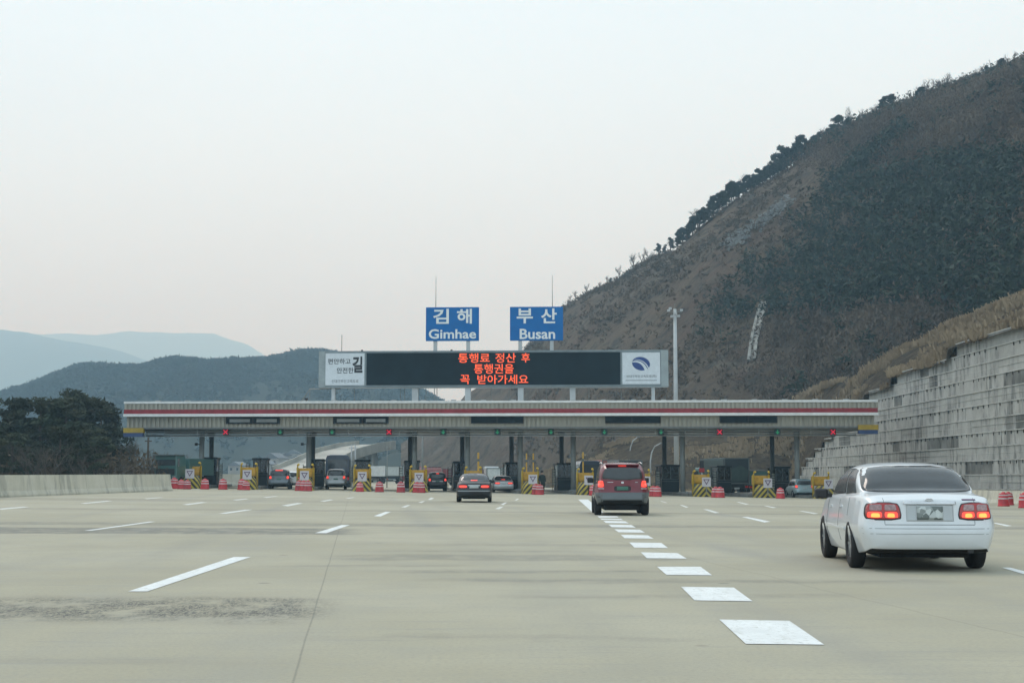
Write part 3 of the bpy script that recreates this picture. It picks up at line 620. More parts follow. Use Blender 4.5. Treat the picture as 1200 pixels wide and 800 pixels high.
# extend the wall back past the camera's side
dirn = (pb-pa).normalized(); near = pa-dirn*60
near.z = gz(near.x, near.y)
lw1, side = parapet('concrete_wall', near, pb, 1.10, 'long pale concrete safety wall along the left road edge with small orange reflectors', 'wall', M['barrier'], 24)
for (px_, py_) in ((5, 561.5), (131.5, 562), (185.5, 562)):
    b = MB(); d = wall = None
    # find the wall at this bearing
    for s in range(0, 400):
        q = pa+(pb-pa)*(s/400)
        if 600+F*q.x/(q.y*CT) >= px_: break
    q = q-pa; fz = .86-(0)
    b.lathe([(0, .03), (.07, .03), (.085, 0), (.085, -.03)], 12, 0, Matrix.Translation(q+side*.20+Vector((0, 0, fz)))@Matrix.Rotation(math.pi/2, 4, 'X')); b.build('reflector', M['reflector'], lw1)
pa2 = P(250, 574, 150); pa2 = g(251, 150); pb2 = g(338, 235)
parapet('concrete_wall', pa2, g(330, 152), 1.15, 'short pale concrete wall beyond the first booths at the left of the gate', 'wall', M['barrier'], 4)
# right barrier in front of the block wall
ra = G(1290, 596); ra = Vector((31.2, 20, gz(31.2, 72))); rb_ = Vector((31.4, 118, gz(31.4, 118)))
parapet('concrete_barrier', ra, rb_, .88, 'low pale concrete barrier at the foot of the block wall behind the red drums', 'barrier', M['barrier'], 24)
# the block retaining wall: courses of precast blocks, each set back a little, every second one with a toothed lip
rw = empty('retaining_wall', (WALLX, 60, gz(WALLX, 110)), 0, 'tall grey stained concrete block wall stepping down behind the right end of the gate', 'wall')
tk = rw.location.z; rg = random.Random(3)
blocksb = MB(); lip = MB(); back = MB(); capb = MB()
for k, e in enumerate(ends):
    y1 = wall_D(e)-60; y0 = -45; z0 = k*1.0; z1 = z0+1.0; set_ = .06*k; y = y0; off = rg.random()*2
    y = y0-off
    while y < y1:
        L_ = rg.choice((2.4, 2.4, 2.4, 4.8, 3.6)) if k > 1 else 4.8; yn = min(y+L_, y1); dx = rg.uniform(-.022, .022)
        bm_ = 1 if rg.random() < (.12 if k > 1 else .02) else 0
        if yn-y > .25: blocksb.box(set_+dx, .9+set_, y+.012, yn-.012, z0+.02, z1-.062, bm_)
        y = yn
    back.box(set_+.05, .95+set_, y0, y1-.06, z0-.02, z1-.05)
    capb.box(set_-.065, .5+set_, y0, y1, z1-.06, z1+.012)
    if k % 2: capb.box(set_-.025, set_+.2, y0, y1-.3, z0+.47, z0+.50)
    if k % 2 == 0 and k > 1:
        y = y0+.3
        while y < y1-.6:
            if rg.random() < .85: lip.box(set_-.045, set_+.02, y, y+.10, z1-.27, z1-.065)
            y += 1.2
blocksb.build('blocks', [M['blocks'], M['stainpanel']], rw, bevel=0); back.build('joints', M['joint'], rw); lip.build('hooks', M['joint'], rw); capb.build('course_edges', M['ledge'], rw)
# soil behind the wall top so it is solid from the side
# ================================================================== TOLL CANOPY
lx0, zt = LP(146, 469.6, 0); lx1, _ = LP(1028, 469.6, 0)
def GZ(py, ly=0): return LP(587, py, ly)[1]
can = empty('toll_canopy', GO, GA, 'long grey canopy over the toll gate with a dark red band and white edges', 'canopy')
DEP = 13.5
zs = [GZ(y) for y in (469.3, 471.9, 478.8, 484.0, 487.2, 499.6)]
def ringbox(b, x0, x1, y0, y1, z0, z1, m=0): b.box(x0, x1, y0, y1, z0, z1, m)
def ribs(b, x0, x1, y, z0, z1, pitch=.36):
    pitch = .36; b.box(x0, x1, y+.055, y+.10, z0, z1); x = x0
    while x < x1-.12:
        b.box(x+.02, x+pitch*.60, y-.03, y+.06, z0, z1); x += pitch
b = MB(); b.box(lx0-.03, lx1+.03, -.10, DEP, zs[1], zs[0]); b.build('top_edge', M['white'], can)
b = MB(); ribs(b, lx0, lx1, -.02, zs[2], zs[1]); b.box(lx0, lx0+.05, .06, DEP-.06, zs[2], zs[1]); b.box(lx1-.05, lx1, .06, DEP-.06, zs[2], zs[1]); b.box(lx0, lx1, DEP-.1, DEP-.02, zs[2], zs[1]); b.build('upper_fascia', M['fascia'], can)
b = MB(); b.box(lx0-.015, lx1+.015, -.06, DEP-.03, zs[3], zs[2]); b.build('red_band', M['red'], can)
b = MB(); b.box(lx0-.05, lx1+.05, -.12, DEP, zs[4], zs[3]); b.build('lower_edge', M['white'], can)
ix0, _ = LP(149, 490, .5); ix1, _ = LP(1023.5, 490, .5)
b = MB(); ribs(b, ix0, ix1, .42, zs[5], zs[4], .30); b.box(ix0, ix0+.05, .5, DEP-.4, zs[5], zs[4]); b.box(ix1-.05, ix1, .5, DEP-.4, zs[5], zs[4]); b.box(ix0, ix1, DEP-.5, DEP-.4, zs[5], zs[4]); b.build('lower_fascia', M['fascia'], can)
b = MB(); b.box(ix0-.02, ix1+.02, .36, DEP-.35, zs[5]-.14, zs[5]-.004); b.build('soffit', M['soffit'], can)
b = MB()
for k in range(24):
    x = lx0+2+k*(lx1-lx0-4)/23; b.box(x-.2, x+.2, 2.5, 3.0, zs[0], zs[0]+.22)
b.build('roof_vents', M['roof'], can)
# hanging pipe rails under the soffit
b = MB(); zr = [GZ(y, 1.2) for y in (502.6, 505.0, 508.0, 510.6)]
for z in zr: b.tube([(ix0+.5, 1.2, z), (ix1-.5, 1.2, z)], .032, 6)
x = ix0+1.5
while x < ix1: b.tube([(x, 1.2, zs[5]-.1), (x, 1.2, zr[-1])], .03, 6); x += 4.2
for z in (zr[0], zr[2]): b.tube([(ix0+.5, 5.2, z), (ix1-.5, 5.2, z)], .045, 6)
b.build('pipe_rails', M['pole'], can)
for (pxa, pxb, ya, yb, yc) in ((144.5, 168.0, 500.6, 506.3, 511), (1006.0, 1029.5, 498.2, 504, 508.8)):
    xa, _ = LP(pxa, 505, .2); xb, _ = LP(pxb, 505, .2); b = MB(); b.box(xa, xb, .2, .6, GZ(yb, .2), GZ(ya, .2)); o = b.build('end_board', M['yellowend'], can)
    b = MB(); b.box(xa, xb-.05, .22, .6, GZ(yc, .2), GZ(yb, .2)-.004); b.build('end_board_base', M['blueend'], o)
b = MB(); xa, _ = LP(171, 505, 1); xb, _ = LP(192, 505, 1)
for y in (502.5, 505.5, 509): b.box(xa, xb, 1.0, 1.15, GZ(y+1.2, 1), GZ(y, 1))
b.build('louvre', M['joint'], can)
fcol = [236.2, 361.8, 485.7, 547.8, 609.6, 671.8, 799.8, 934]; rcol = [247.5, 366.6, 480.5, 541.6, 599.4, 658, 778.6, 905]
for u in fcol:
    lx, _ = LP(u, 540, 4); w = GW(lx, 4); b = MB(); z0 = gz(w.x, w.y); b.tube([(lx, 4, z0), (lx, 4, zs[5]-.1)], .215, 16); b.box(lx-.36, lx+.36, 3.64, 4.36, z0+.0, z0+.32); b.box(lx-.3, lx+.3, 3.7, 4.3, zs[5]-.34, zs[5]-.15); b.build('column', M['column'], can)
for u in rcol:
    lx, _ = LP(u, 540, 11); w = GW(lx, 11); b = MB(); z0 = gz(w.x, w.y); b.tube([(lx, 11, z0), (lx, 11, zs[5]-.1)], .20, 16); b.box(lx-.3, lx+.3, 10.7, 11.3, zs[5]-.34, zs[5]-.15); b.build('column', M['column_shaded'], can)
for u in (236, 360): 
    lx, _ = LP(u-5, 521, 3.9); z = LP(u, 520.5, 3.9)[1]; b = MB(); b.box(lx, lx+.3, 3.75, 3.85, z-.03, z+.03); b.box(lx-.12, lx+.1, 3.55, 3.8, z-.10, z+.12); b.build('camera_box', M['black'], can)
# dark message panels in the lower fascia
for i, (u0, u1, c, w_) in enumerate(((264.6, 328, 296.3, 'leftmost with grey slats'), (390.3, 455.3, 424.6, 'second with grey slats'), (551.8, 613.5, 582.5, 'above the black sedan lane'), (709, 774, 740.5, 'above the maroon suv'), (843.3, 911, 877, 'rightmost'))):
    xa, _ = LP(u0, 492, .3); xb, _ = LP(u1, 492, .3); xc, _ = LP(c, 492, .3); z1 = GZ(487.9, .3); z0 = GZ(495.9, .3)
    o = empty('lane_board', GW(xc, .3, 0), GA, 'dark two panel board set in the canopy fascia, '+w_, 'message board', 'dark boards in the canopy fascia')
    b = MB()
    for (p, q, r_, s) in ((xa, xb, z1-.05, z1), (xa, xb, z0, z0+.05), (xa, xa+.06, z0+.05, z1-.05), (xb-.06, xb, z0+.05, z1-.05), (xc-.05, xc+.05, z0+.05, z1-.05)): b.box(p-xc, q-xc, -.04, .11, r_, s)
    b.build('frame', M['black'], o)
    for (p, q) in ((xa+.06, xc-.05), (xc+.05, xb-.06)):
        b = MB(); b.box(p-xc, q-xc, .03, .10, z0+.05, z1-.05); s = b.build('screen', M['led'], o)
        if i < 2:
            b = MB(); b.box(p-xc+.25, q-xc-.2, .0, .028, z0+.13, z1-.16); b.build('slat', M['steel'], s)
# lane signals
SG = [(264.6, 'X'), (328.5, 'v'), (389.3, 'v'), (456, 'X'), (519.5, 'v'), (583, 'v'), (645.7, 'v'), (708.3, 'v'), (774.6, 'v'), (843.3, 'X'), (911, 'v'), (976, 'X')]
gi = ['leftmost green', 'second green from the left', 'third green from the left', 'green above the black sedan', 'green right of the black sedan', 'green left of the maroon suv', 'green between maroon suv and green box truck', 'rightmost green']; ri = ['leftmost red', 'second red from the left', 'red right of the light pole', 'rightmost red']
for u, k in SG:
    lx, z = LP(u, 506, .9); w = GW(lx, .9, z); lab = (ri.pop(0)+' cross lane signal hanging under the canopy') if k == 'X' else (gi.pop(0)+' arrow lane signal hanging under the canopy')
    o = empty('lane_signal', w, GA, lab, 'signal', 'lane signals under the canopy'); b = MB(); b.box(-.24, .24, -.08, .12, -.24, .24); b.build('housing', M['sigbox' if k == 'v' else 'sigboxred'], o, bevel=.02)
    b = MB(); b.tube([(0, .05, .26), (0, .05, zs[5]-z-.1)], .025, 6); b.build('hanger', M['steel'], o)
    b = MB()
    if k == 'X':
        for a in (1, -1):
            T = Matrix.Rotation(R(45)*a, 4, 'Y'); b.box(-.25, .25, -.105-.004*a, -.085, -.032, .032, 0, T)
        b.build('cross', M['sigred'], o)
    else:
        b.box(-.03, .03, -.105, -.085, -.04, .19); b.prism([(-.14, .0), (-.09, .03), (0, -.08), (.09, .03), (.14, .0), (0, -.18)], -.11, -.086); b.build('arrow', M['siggreen'], o)
# ================================================================== MESSAGE BOARD ON THE ROOF
LY = 6.0
def B(px_, py_): return LP(px_, py_, LY)
bx0, bz1 = B(373.5, 411.3); bx1, bz0 = B(783.5, 453); bcx, _ = B(578, 430)
bo = empty('message_board', GW(bcx, LY, 0), GA, 'wide black led board with red Korean message on the canopy roof between two pale panels', 'message board')
def bX(p): return B(p, 430)[0]-bcx
def bZ(p): return B(578, p)[1]
b = MB(); b.box(bx0-bcx, bx1-bcx, 0, 1.3, bz0, bz1); b.build('cabinet', M['frame'], bo, bevel=.03)
b = MB(); b.box(bX(774.5), bX(783.2), -.05, -.002, bz0+.05, bz1-.05); b.build('end_panel', M['framelight'], bo); b = MB(); b.box(bX(373.8), bX(381), -.05, -.002, bz0+.05, bz1-.05); b.build('end_panel', M['framelight'], bo)
b = MB(); b.box(bX(429.5), bX(727), -.03, -.002, bZ(450.8), bZ(413.2)); sc = b.build('led_screen', M['led'], bo)
b = MB(); zt_, zb_ = bZ(412.6), bZ(451.6)
b.box(bX(428), bX(728.6), -.08, -.032, zt_, zt_+.06); b.box(bX(428), bX(728.6), -.08, -.032, zb_-.06, zb_); b.build('bezel', M['frame'], bo)
for (s_, a, c, y0, y1) in (('통행료', 537, 574, 413.8, 424.8), ('정산', 580.5, 604.5, 413.8, 424.8), ('후', 611, 621, 413.8, 424.8), ('통행권을', 555.5, 602, 426.4, 437.6), ('꼭', 539.5, 550.5, 439, 449.8), ('받아가세요', 559.5, 619, 439, 449.8)):
    text_obj('led_lettering', s_, bX(a), bX(c), bZ(y1), bZ(y0), -.035, M['ledtext'], sc, .006, .01)
def panel(a, c, y0, y1):
    b = MB(); b.box(bX(a), bX(c), -.07, -.004, bZ(y1), bZ(y0)); return b.build('poster_panel', M['panel'], bo, bevel=.01)
pl = panel(381.5, 427.2, 413.2, 450.8)
for (s_, a, c, y0, y1, of, m_) in (('편안하고', 384.3, 411, 419.5, 426, .012, 'ink'), ('안전한', 395, 414.5, 430, 436.8, .012, 'ink'), ('길', 413.2, 425, 417.0, 436.2, .035, 'ink'), ('신대구부산고속도로', 389, 420.5, 444, 448, .0, 'inkgrey')):
    text_obj('lettering', s_, bX(a), bX(c), bZ(y1), bZ(y0), -.074, M[m_], pl, of, .008)
pr = panel(729.2, 773.6, 413.6, 450.5)
# emblem: a navy ellipse crossed by two pale sweeping lanes
def ell(cx_, cy_, rx, ry, rot, n=40):
    return [(cx_+rx*math.cos(t)*math.cos(rot)-ry*math.sin(t)*math.sin(rot), cy_+rx*math.cos(t)*math.sin(rot)+ry*math.sin(t)*math.cos(rot)) for t in [2*math.pi*k/n for k in range(n)]]
exc, ezc = (bX(740.8)+bX(761.6))/2, (bZ(418.2)+bZ(435.2))/2; ew = (bX(761.6)-bX(740.8))/2; eh = (bZ(418.2)-bZ(435.2))/2
b = MB(); b.prism(ell(exc, ezc, ew*1.02, eh*.92, R(-12)), -.078, -.071); em = b.build('emblem', M['navy'], pr)
def arc(pts, w0, w1, y0, y1, m_, par, nm):
    b = MB(); n = 20; C = []
    for k in range(n+1):
        t = k/n; p = Vector(pts[0]).lerp(Vector(pts[1]), t).lerp(Vector(pts[1]).lerp(Vector(pts[2]), t), t); d = (Vector(pts[1])-Vector(pts[0])).lerp(Vector(pts[2])-Vector(pts[1]), t).normalized(); nrm = Vector((-d.y, d.x)); w = w0+(w1-w0)*t; C.append((p+nrm*w/2, p-nrm*w/2))
    for k in range(n):
        a, b_ = C[k]; c, d = C[k+1]; b.prism([(a.x, a.y), (b_.x, b_.y), (d.x, d.y), (c.x, c.y)], y0, y1)
    return b.build(nm, m_, par)
arc([(exc-ew*.98, ezc+eh*.25), (exc+ew*.15, ezc+eh*.55), (exc+ew*.62, ezc-eh*.98)], .10, .26, -.082, -.079, M['panel'], em, 'swoosh')
arc([(exc-ew*.75, ezc+eh*.55), (exc+ew*.4, ezc+eh*.65), (exc+ew*.88, ezc-eh*.75)], .03, .10, -.083, -.080, M['panel'], em, 'swoosh')
text_obj('lettering', '신대구부산고속도로(주)', bX(734), bX(769), bZ(443.2), bZ(439.8), -.074, M['inkgrey'], pr, .0, .008)
b = MB(); b.box(bX(733), bX(769.5), -.075, -.071, bZ(446.4), bZ(445.8)); b.build('underline', M['inkgrey'], pr)
for u, w in ((390, .14), (486, .26), (548, .24), (610, .24), (671, .24), (765.5, .14)):
    x = bX(u); b = MB(); b.box(x-w, x+w, .3, .8, zs[0]+.0, bz0-.003); b.build('support_leg', M['pole'], bo)
b = MB(); zc = bZ(454.6)
b.tube([(bX(349), .6, zs[0]), (bX(362), .6, zc), (bX(398), .6, zc)], .05, 6); b.tube([(bX(362), .6, zc), (bX(362), .6, zs[0])], .03, 6)
b.tube([(bX(373), 1.0, bz0+.02), (bX(372), 1.0, zc+.9), (bX(366), 1.0, zc+.9), (bX(366), 1.0, zc)], .02, 5); b.build('catwalk_frame', M['steel'], bo)
b = MB()
for u in (414, 468, 473, 498, 508, 511, 575, 596, 640, 690, 728): b.tube([(bX(u), .9, zs[0]), (bX(u), .9, bz0)], .03, 5)
b.build('brace', M['steel'], bo)
b = MB(); b.tube([(bX(398), 1.0, bz1), (bX(398), 1.0, bZ(390))], .03, 5); b.build('antenna', M['steel'], bo)
for u, y in ((424, 410.6), (529, 410.6)):
    b = MB(); b.box(bX(u)-.08, bX(u)+.08, -.05, .1, bz1, bz1+.09); b.build('board_lamp', M['black'], bo)
for nm, korean, latin, u0, u1, l1, l2, k1, k2, e1, e2, pst, ant in (('Gimhae', ('김', '해'), 'Gimhae', 499, 561.3, 507.5, 526, 535.5, 553, 502.5, 558, (510, 548.5), 510.3), ('Busan', ('부', '산'), 'Busan', 597.6, 659.8, 605.5, 624.5, 634, 652.5, 609, 650.5, (609.5, 646.5), 647.3)):
    LYs = 6.6; cxs, _ = LP((u0+u1)/2, 380, LYs); so_ = empty('direction_sign', GW(cxs, LYs, 0), GA, 'blue road sign reading %s in Korean and Latin letters above the led board' % nm, 'road sign', 'blue destination signs above the board')
    sx = lambda p: LP(p, 380, LYs)[0]-cxs; sz = lambda p: LP(580, p, LYs)[1]
    b = MB(); b.box(sx(u0), sx(u1), 0, .12, sz(399.2), sz(359.6)); p_ = b.build('panel', M['blue'], so_, bevel=.02)
    text_obj('lettering', korean[0], sx(l1), sx(l2), sz(379), sz(361.6), -.004, M['letter'], p_, .022, .012)
    text_obj('lettering', korean[1], sx(k1), sx(k2), sz(379), sz(361.6), -.004, M['letter'], p_, .022, .012)
    text_obj('lettering', latin, sx(e1), sx(e2), sz(397.4 if 'G' not in latin else 396.6), sz(385.3), -.004, M['letter'], p_, .02, .012)
    for q in pst: b = MB(); b.box(sx(q)-.16, sx(q)+.16, .13, .4, bz1, sz(376)); b.build('post', M['pole'], so_)
    b = MB(); b.tube([(sx(ant), .25, sz(361)), (sx(ant), .25, sz(322.5))], [.035, .018], 5); b.build('antenna', M['steel'], so_)
for (u, py, lb) in ((359, 466.5, 'left end'), (810, 465, 'right part'), (739, 466.6, 'middle')):
    lx, z = LP(u, py, 1.5); o = empty('floodlight', GW(lx, 1.5, zs[0]), GA, 'small dark floodlight on the canopy roof edge, '+lb, 'floodlight', 'floodlights on the canopy roof'); b = MB(); b.box(-.03, .03, 0, .06, 0, .16); b.build('bracket', M['black'], o); b = MB(); b.box(-.13, .13, -.1, .12, .16, .34); b.build('lamp_body', M['black'], o, bevel=.02)
# ================================================================== TOLL ISLANDS
IA = R(5.6)                                        # the lanes run a little left of straight ahead
ID = Vector((-math.sin(IA), math.cos(IA), 0))
# crash cushion with yellow steel frame and yield board
def make_cushion():
    o = empty('crash_cushion', (0, 0, 0), IA)
    b = MB(); b.v = []; # striped nose: a sloped hump
    pr0 = [(-.74, 0), (-.52, .55), (-.30, .80), (.30, .80), (.52, .55), (.74, 0)]; pr1 = [(-.74, 0), (-.62, .70), (-.38, 1.0), (.38, 1.0), (.62, .70), (.74, 0)]
    i = 0
    for (pr, y) in ((pr0, 0), (pr1, .5), (pr1, 1.7)):
        for x, z in pr: b.v.append((x, y, z))
    for r_ in range(2):
        for k in range(5): b.f.append((r_*6+k, r_*6+k+1, r_*6+k+7, r_*6+k+6)); b.m.append(0); b.sm.append(False)
    b.f.append((0, 1, 2, 3, 4, 5)); b.f.append((17, 16, 15, 14, 13, 12)); b.m += [0, 0]; b.sm += [False]*2
    b.build('striped_nose', M['stripes'], o)
    b = MB(); b.box(-.62, .62, 2.1, 2.5, 1.0, 1.72); b.box(-.50, .50, 2.0, 2.1, 1.05, 1.60); b.build('steel_frame', M['yellow'], o, bevel=.03)
    for s in (-1, 1):
        b = MB(); b.tube([(s*.62, 1.9, .1), (s*.62, 1.9, 1.75), (s*.60, 1.75, 1.95), (s*.52, 1.6, 2.02)], .085, 8); b.build('guard_post', M['yellow2'], o)
    y_ = MB(); y_.box(-.34, .34, -.03, .0, .78, 1.50); s = y_.build('yield_sign', M['signwhite'], o)
    b = MB(); tri = [(-.25, 1.36), (.25, 1.36), (0, .92)]; inn = [(-.155, 1.305), (.155, 1.305), (0, 1.03)]
    for k in range(3): b.prism([tri[k], tri[(k+1) % 3], inn[(k+1) % 3], inn[k]], -.045, -.032)
    b.build('triangle', M['signred'], s)
    b = MB(); b.box(-.05, .05, .0, .06, .2, .8); b.build('sign_post', M['steel'], o); return o
CU = [222.3, 289.5, 356.7, 424.4, 491, 556.5, 624.4, 689.9, 757, 827.7, 899.6, 970.7]
ord_ = ['first', 'second', 'third', 'fourth', 'fifth', 'sixth', 'seventh', 'eighth', 'ninth', 'tenth', 'eleventh', 'twelfth']
pc = make_cushion(); cush = []
LAST = 11
for i, u in enumerate(CU):
    o = pc if i == 0 else copy_tree(pc); o.location = g(u, 112.5); near_ = {0: 'left of the leftmost columns', 1: 'left of the grey hatchback', 2: 'between grey hatchback and silver van', 3: 'right of the silver van', 4: 'left of the small black suv', 5: 'hidden mostly behind the black sedan', 6: 'right of the silver sedan', 7: 'left of the maroon suv', 8: 'right of the maroon suv', 9: 'left of the green box truck', 10: 'right of the green box truck', 11: 'behind the white sedan mirror'}[i]
    tag(o, 'yellow and black striped crash cushion with yield board, '+near_, 'crash cushion', 'crash cushions at the island noses')
    cush.append(o)
# island slabs
for i, u in enumerate(CU):
    w = g(u, 112.5); o = empty('toll_island', w, IA, 'low concrete toll island, %s from the left, behind its striped crash cushion' % ord_[i], 'toll island', 'toll islands under the canopy')
    e = w+ID*26; dzz = gz(e.x, e.y)-w.z; b = MB(); T = Matrix(((1, 0, 0, 0), (0, 1, 0, 0), (0, dzz/26, 1, 0), (0, 0, 0, 1))); b.box(-.85, .85, 2.7, 26, -.1, .22, 0, T); b.build('slab', M['kerb'], o, bevel=.03)
# booths
def make_booth():
    o = empty('toll_booth', (0, 0, 0), IA); b = MB(); b.box(-.62, .62, 0, 2.6, 0, 1.15); b.build('cabin_base', M['booth'], o, bevel=.03)
    b = MB()
    for (x, y) in ((-.58, .04), (.58, .04), (-.58, 2.56), (.58, 2.56), (0, .04)): b.box(x-.04, x+.04, y-.035, y+.035, 1.15, 2.25)
    b.box(-.61, .61, .0, .07, 1.155, 1.20); b.box(-.61, .61, 2.53, 2.6, 1.155, 1.20); b.box(-.615, -.55, .0, 2.6, 1.155, 1.198); b.box(.55, .615, .0, 2.6, 1.155, 1.198)
    b.build('window_frame', M['boothtrim'], o)
    b = MB(); b.box(-.57, .57, .05, 2.55, 1.15, 2.25); b.build('window', M['boothglass'], o)
    b = MB(); b.box(-.70, .70, -.15, 2.75, 2.25, 2.42); b.build('roof', M['booth'], o, bevel=.03); return o
def booth_display(o, s):
    b = MB(); x = s*1.0
    b.box(x-.17, x-.13, -.6, -.52, 0, 1.95); b.box(x+.13, x+.17, -.6, -.52, 0, 1.95); fr_ = b.build('slatted_panel', M['booth'], o)
    b = MB()
    for k in range(6): b.box(x-.13, x+.13, -.58, -.55, .55+k*.22, .70+k*.22)
    b.build('slat', M['louver'], fr_)
    b = MB(); b.box(-.6, .6, -.05, -.002, .95, 1.0); b.build('counter_edge', M['boothtrim'], o)
BO = [(245.3, .6), (304.5, .3), (371, .5), (424.8, 0), (483, .3), (540, -.4), (601.2, -.4), (661.5, -.4), (722, -.4), (786, -.4), (849, -.4), (917, -.4), (980, -.4)][:12]
for i, (u, s) in enumerate(BO):
    o = make_booth(); o.location = g(u, 127.5)+Vector((0, 0, .18)); o['label'] = 'dark glazed toll booth on the %s island from the left' % ord_[i]; o['category'] = 'toll booth'; o['group'] = 'toll booths under the canopy'
    booth_display(o, 1 if u < 300 else -1)
    if i in (9,): o.scale = (1.25, 1, 1.0)
# tall yellow height posts
for u, D, top, lb in ((560.5, 117, 530, 'thick one behind the black sedan'), (617, 117, 531, 'left one of the pair right of the silver sedan'), (625, 117, 531, 'right one of the pair right of the silver sedan'), (683.4, 117, 529.5, 'single one left of the maroon suv')):
    w = g(u, D); o = empty('height_post', w, 0, 'tall thin yellow post, '+lb, 'post', 'tall yellow posts on the islands'); h = P(u, top, D).z-w.z
    b = MB(); b.tube([(0, 0, 0), (0, 0, h)], .085 if u < 570 else .06, 8); b.build('shaft', M['yellow'], o); b = MB(); b.lathe([(.1, h*.78), (.1, h*.84)], 8); b.build('collar', M['boothtrim'], o)
# warning beacon behind a crash cushion on the right
w = g(822.5, 118); o = empty('warning_beacon', w+Vector((0, 0, .2)), 0, 'dark beacon box with red collar left of the green box truck', 'beacon')
b = MB(); b.tube([(0, 0, 0), (0, 0, 1.75)], .06, 8); b.build('post', M['pole'], o); b = MB(); b.box(-.16, .16, -.12, .12, 2.05, 2.65); b.build('beacon_box', M['black'], o, bevel=.03); b = MB(); b.box(-.22, .22, -.12, .12, 1.72, 2.05); b.build('collar', M['drumred'], o, bevel=.04)
# ================================================================== RED DRUMS
def make_drum():
    o = empty('traffic_drum', (0, 0, 0)); b = MB(); b.lathe([(0, .005), (.37, .005), (.38, .05), (.345, .09), (.33, .38), (.325, .42)], 20); b.lathe([(.318, .50), (.305, .505), (.30, .60), (.292, .62)], 20); b.lathe([(.285, .69), (.265, .73), (.24, .76), (.13, .775), (.11, .83), (.05, .85), (0, .85)], 20); b.build('body', M['drumred'], o)
    for (r0, z0, r1, z1) in ((.326, .42, .318, .50), (.293, .62, .285, .69)):
        b = MB(); b.lathe([(r0, z0), (r1, z1)], 20); b.build('reflective_band', M['drumwhite'], o)
    return o
pd_ = make_drum()
DR = [(204.3, 573, 1.0, 'leftmost, beside the end of the concrete wall'), (212.6, 574, .75, 'left one of a pair at the leftmost cushion'), (219.5, 574.5, .75, 'right one of a pair at the leftmost cushion'), (240.3, 575, .85, 'alone below the leftmost columns'), (261.4, 575, .9, 'alone with a pointed top left of the second cushion'), (283.6, 575.4, .95, 'in front of the second cushion'), (288.6, 575, .7, 'small, just right of another before the second cushion'), (351, 576.5, .85, 'left one of three before the third cushion'), (356, 577, .8, 'middle one of three before the third cushion'), (361, 576.5, .85, 'right one of three before the third cushion'), (421.8, 578, .78, 'in front of the cushion right of the silver van'), (444.8, 578, .8, 'alone left of the white trailer'), (469.8, 578.4, .95, 'alone below the white trailer'), (488.6, 578.6, .85, 'left one of a pair before the fifth cushion'), (493.6, 578.6, .85, 'right one of a pair before the fifth cushion'), (628, 581, 1.0, 'in front of the standing dark figure'), (632.3, 580.6, .8, 'small, beside the standing dark figure'), (695, 582, .8, 'just left of the maroon suv'), (765.5, 583, .85, 'just right of the maroon suv'), (770, 582.5, .8, 'outer one right of the maroon suv'), (838.5, 583.4, .9, 'left one of a pair before the green box truck'), (843.6, 583.4, .9, 'right one of a pair before the green box truck'), (914.2, 585.2, .95, 'right of the cushion beside the green box truck'), (1153, 588.5, 1.0, 'nearest the white sedan at the right barrier'), (1176.2, 593, 1.25, 'left one of a pair at the right barrier'), (1182.5, 592, 1.2, 'right one of a pair at the right barrier'), (1201, 595, 1.35, 'cut by the right frame edge')]
for i, (u, py, s, lb) in enumerate(DR):
    o = pd_ if i == 0 else copy_tree(pd_); w = G(u, py) if u > 1100 else g(u, 109.5)
    if i and u < 1100 and abs(u-DR[i-1][0]) < 9: zoff += .82; w = g(u, 109.5-zoff)
    else: zoff = 0
    if u > 1180 and u < 1190: w = w+Vector((.35, 1.1, 0))
    o.location = w; k = (.92 if u < 1100 else .86)*(.9 if s < .8 else 1); o.scale = (k*(1 if s != .9 else 1.05),)*2+(k*min(1.08, .82+.25*s),); o.rotation_euler = (0, 0, i*.7)
    tag(o, 'red traffic drum with pale bands, '+lb, 'traffic drum', 'red drums along the gate')
# ================================================================== POLES
def light_mast():
    w = g(793, 158); o = empty('light_mast', w, 0, 'tall pale steel mast with lamps on its head right of the led board', 'mast'); h = P(793, 362, 158).z-w.z
    b = MB(); b.tube([(0, 0, 0), (0, 0, h*.5), (0, 0, h)], [.30, .25, .17], 14); b.build('shaft', M['pole'], o)
    b = MB(); b.tube([(-.75, 0, h-.3), (.75, 0, h-.3)], .05, 6); b.tube([(0, -.6, h-.7), (0, .6, h-.7)], .05, 6); b.tube([(0, 0, h), (0, 0, h+.6)], .03, 5); b.tube([(-.35, 0, h-.9), (.35, 0, h-.9)], .05, 6); b.build('head_frame', M['steel'], o)
    for (x, y, z) in ((-.7, 0, h-.2), (.72, 0, h-.15), (-.35, -.1, h-.85), (.38, -.1, h-.8), (0, -.6, h-.6), (-.5, .1, h+.05)):
        b = MB(); b.box(x-.16, x+.16, y-.12, y+.12, z-.10, z+.14); b.build('flood_lamp', M['pole'], o, bevel=.03)
light_mast()
for (u, D, top, r_, lb, m_) in ((495, 150, 508, .10, 'thin blue green pole behind the fifth column', 'steel'), (453.5, 150, 522, .05, 'thin pole above the white trailer', 'steel'), (411.6, 150, 521, .09, 'left one of two pale poles right of the bus', 'pole'), (416, 150, 521, .09, 'right one of two pale poles right of the bus', 'pole'), (172.8, 118, 512, .10, 'dark pole below the yellow left end of the canopy', 'bark')):
    w = g(u, D); o = empty('utility_pole', w, 0, lb, 'pole', 'thin poles behind the gate'); h = P(u, top, D).z-w.z; b = MB(); b.tube([(0, 0, 0), (0, 0, h)], [r_, r_*.8], 8); b.build('shaft', M[m_], o); b = MB(); b.box(-.28, .28, -.04, .04, h-.35, h-.27); b.build('crossarm', M[m_], o)
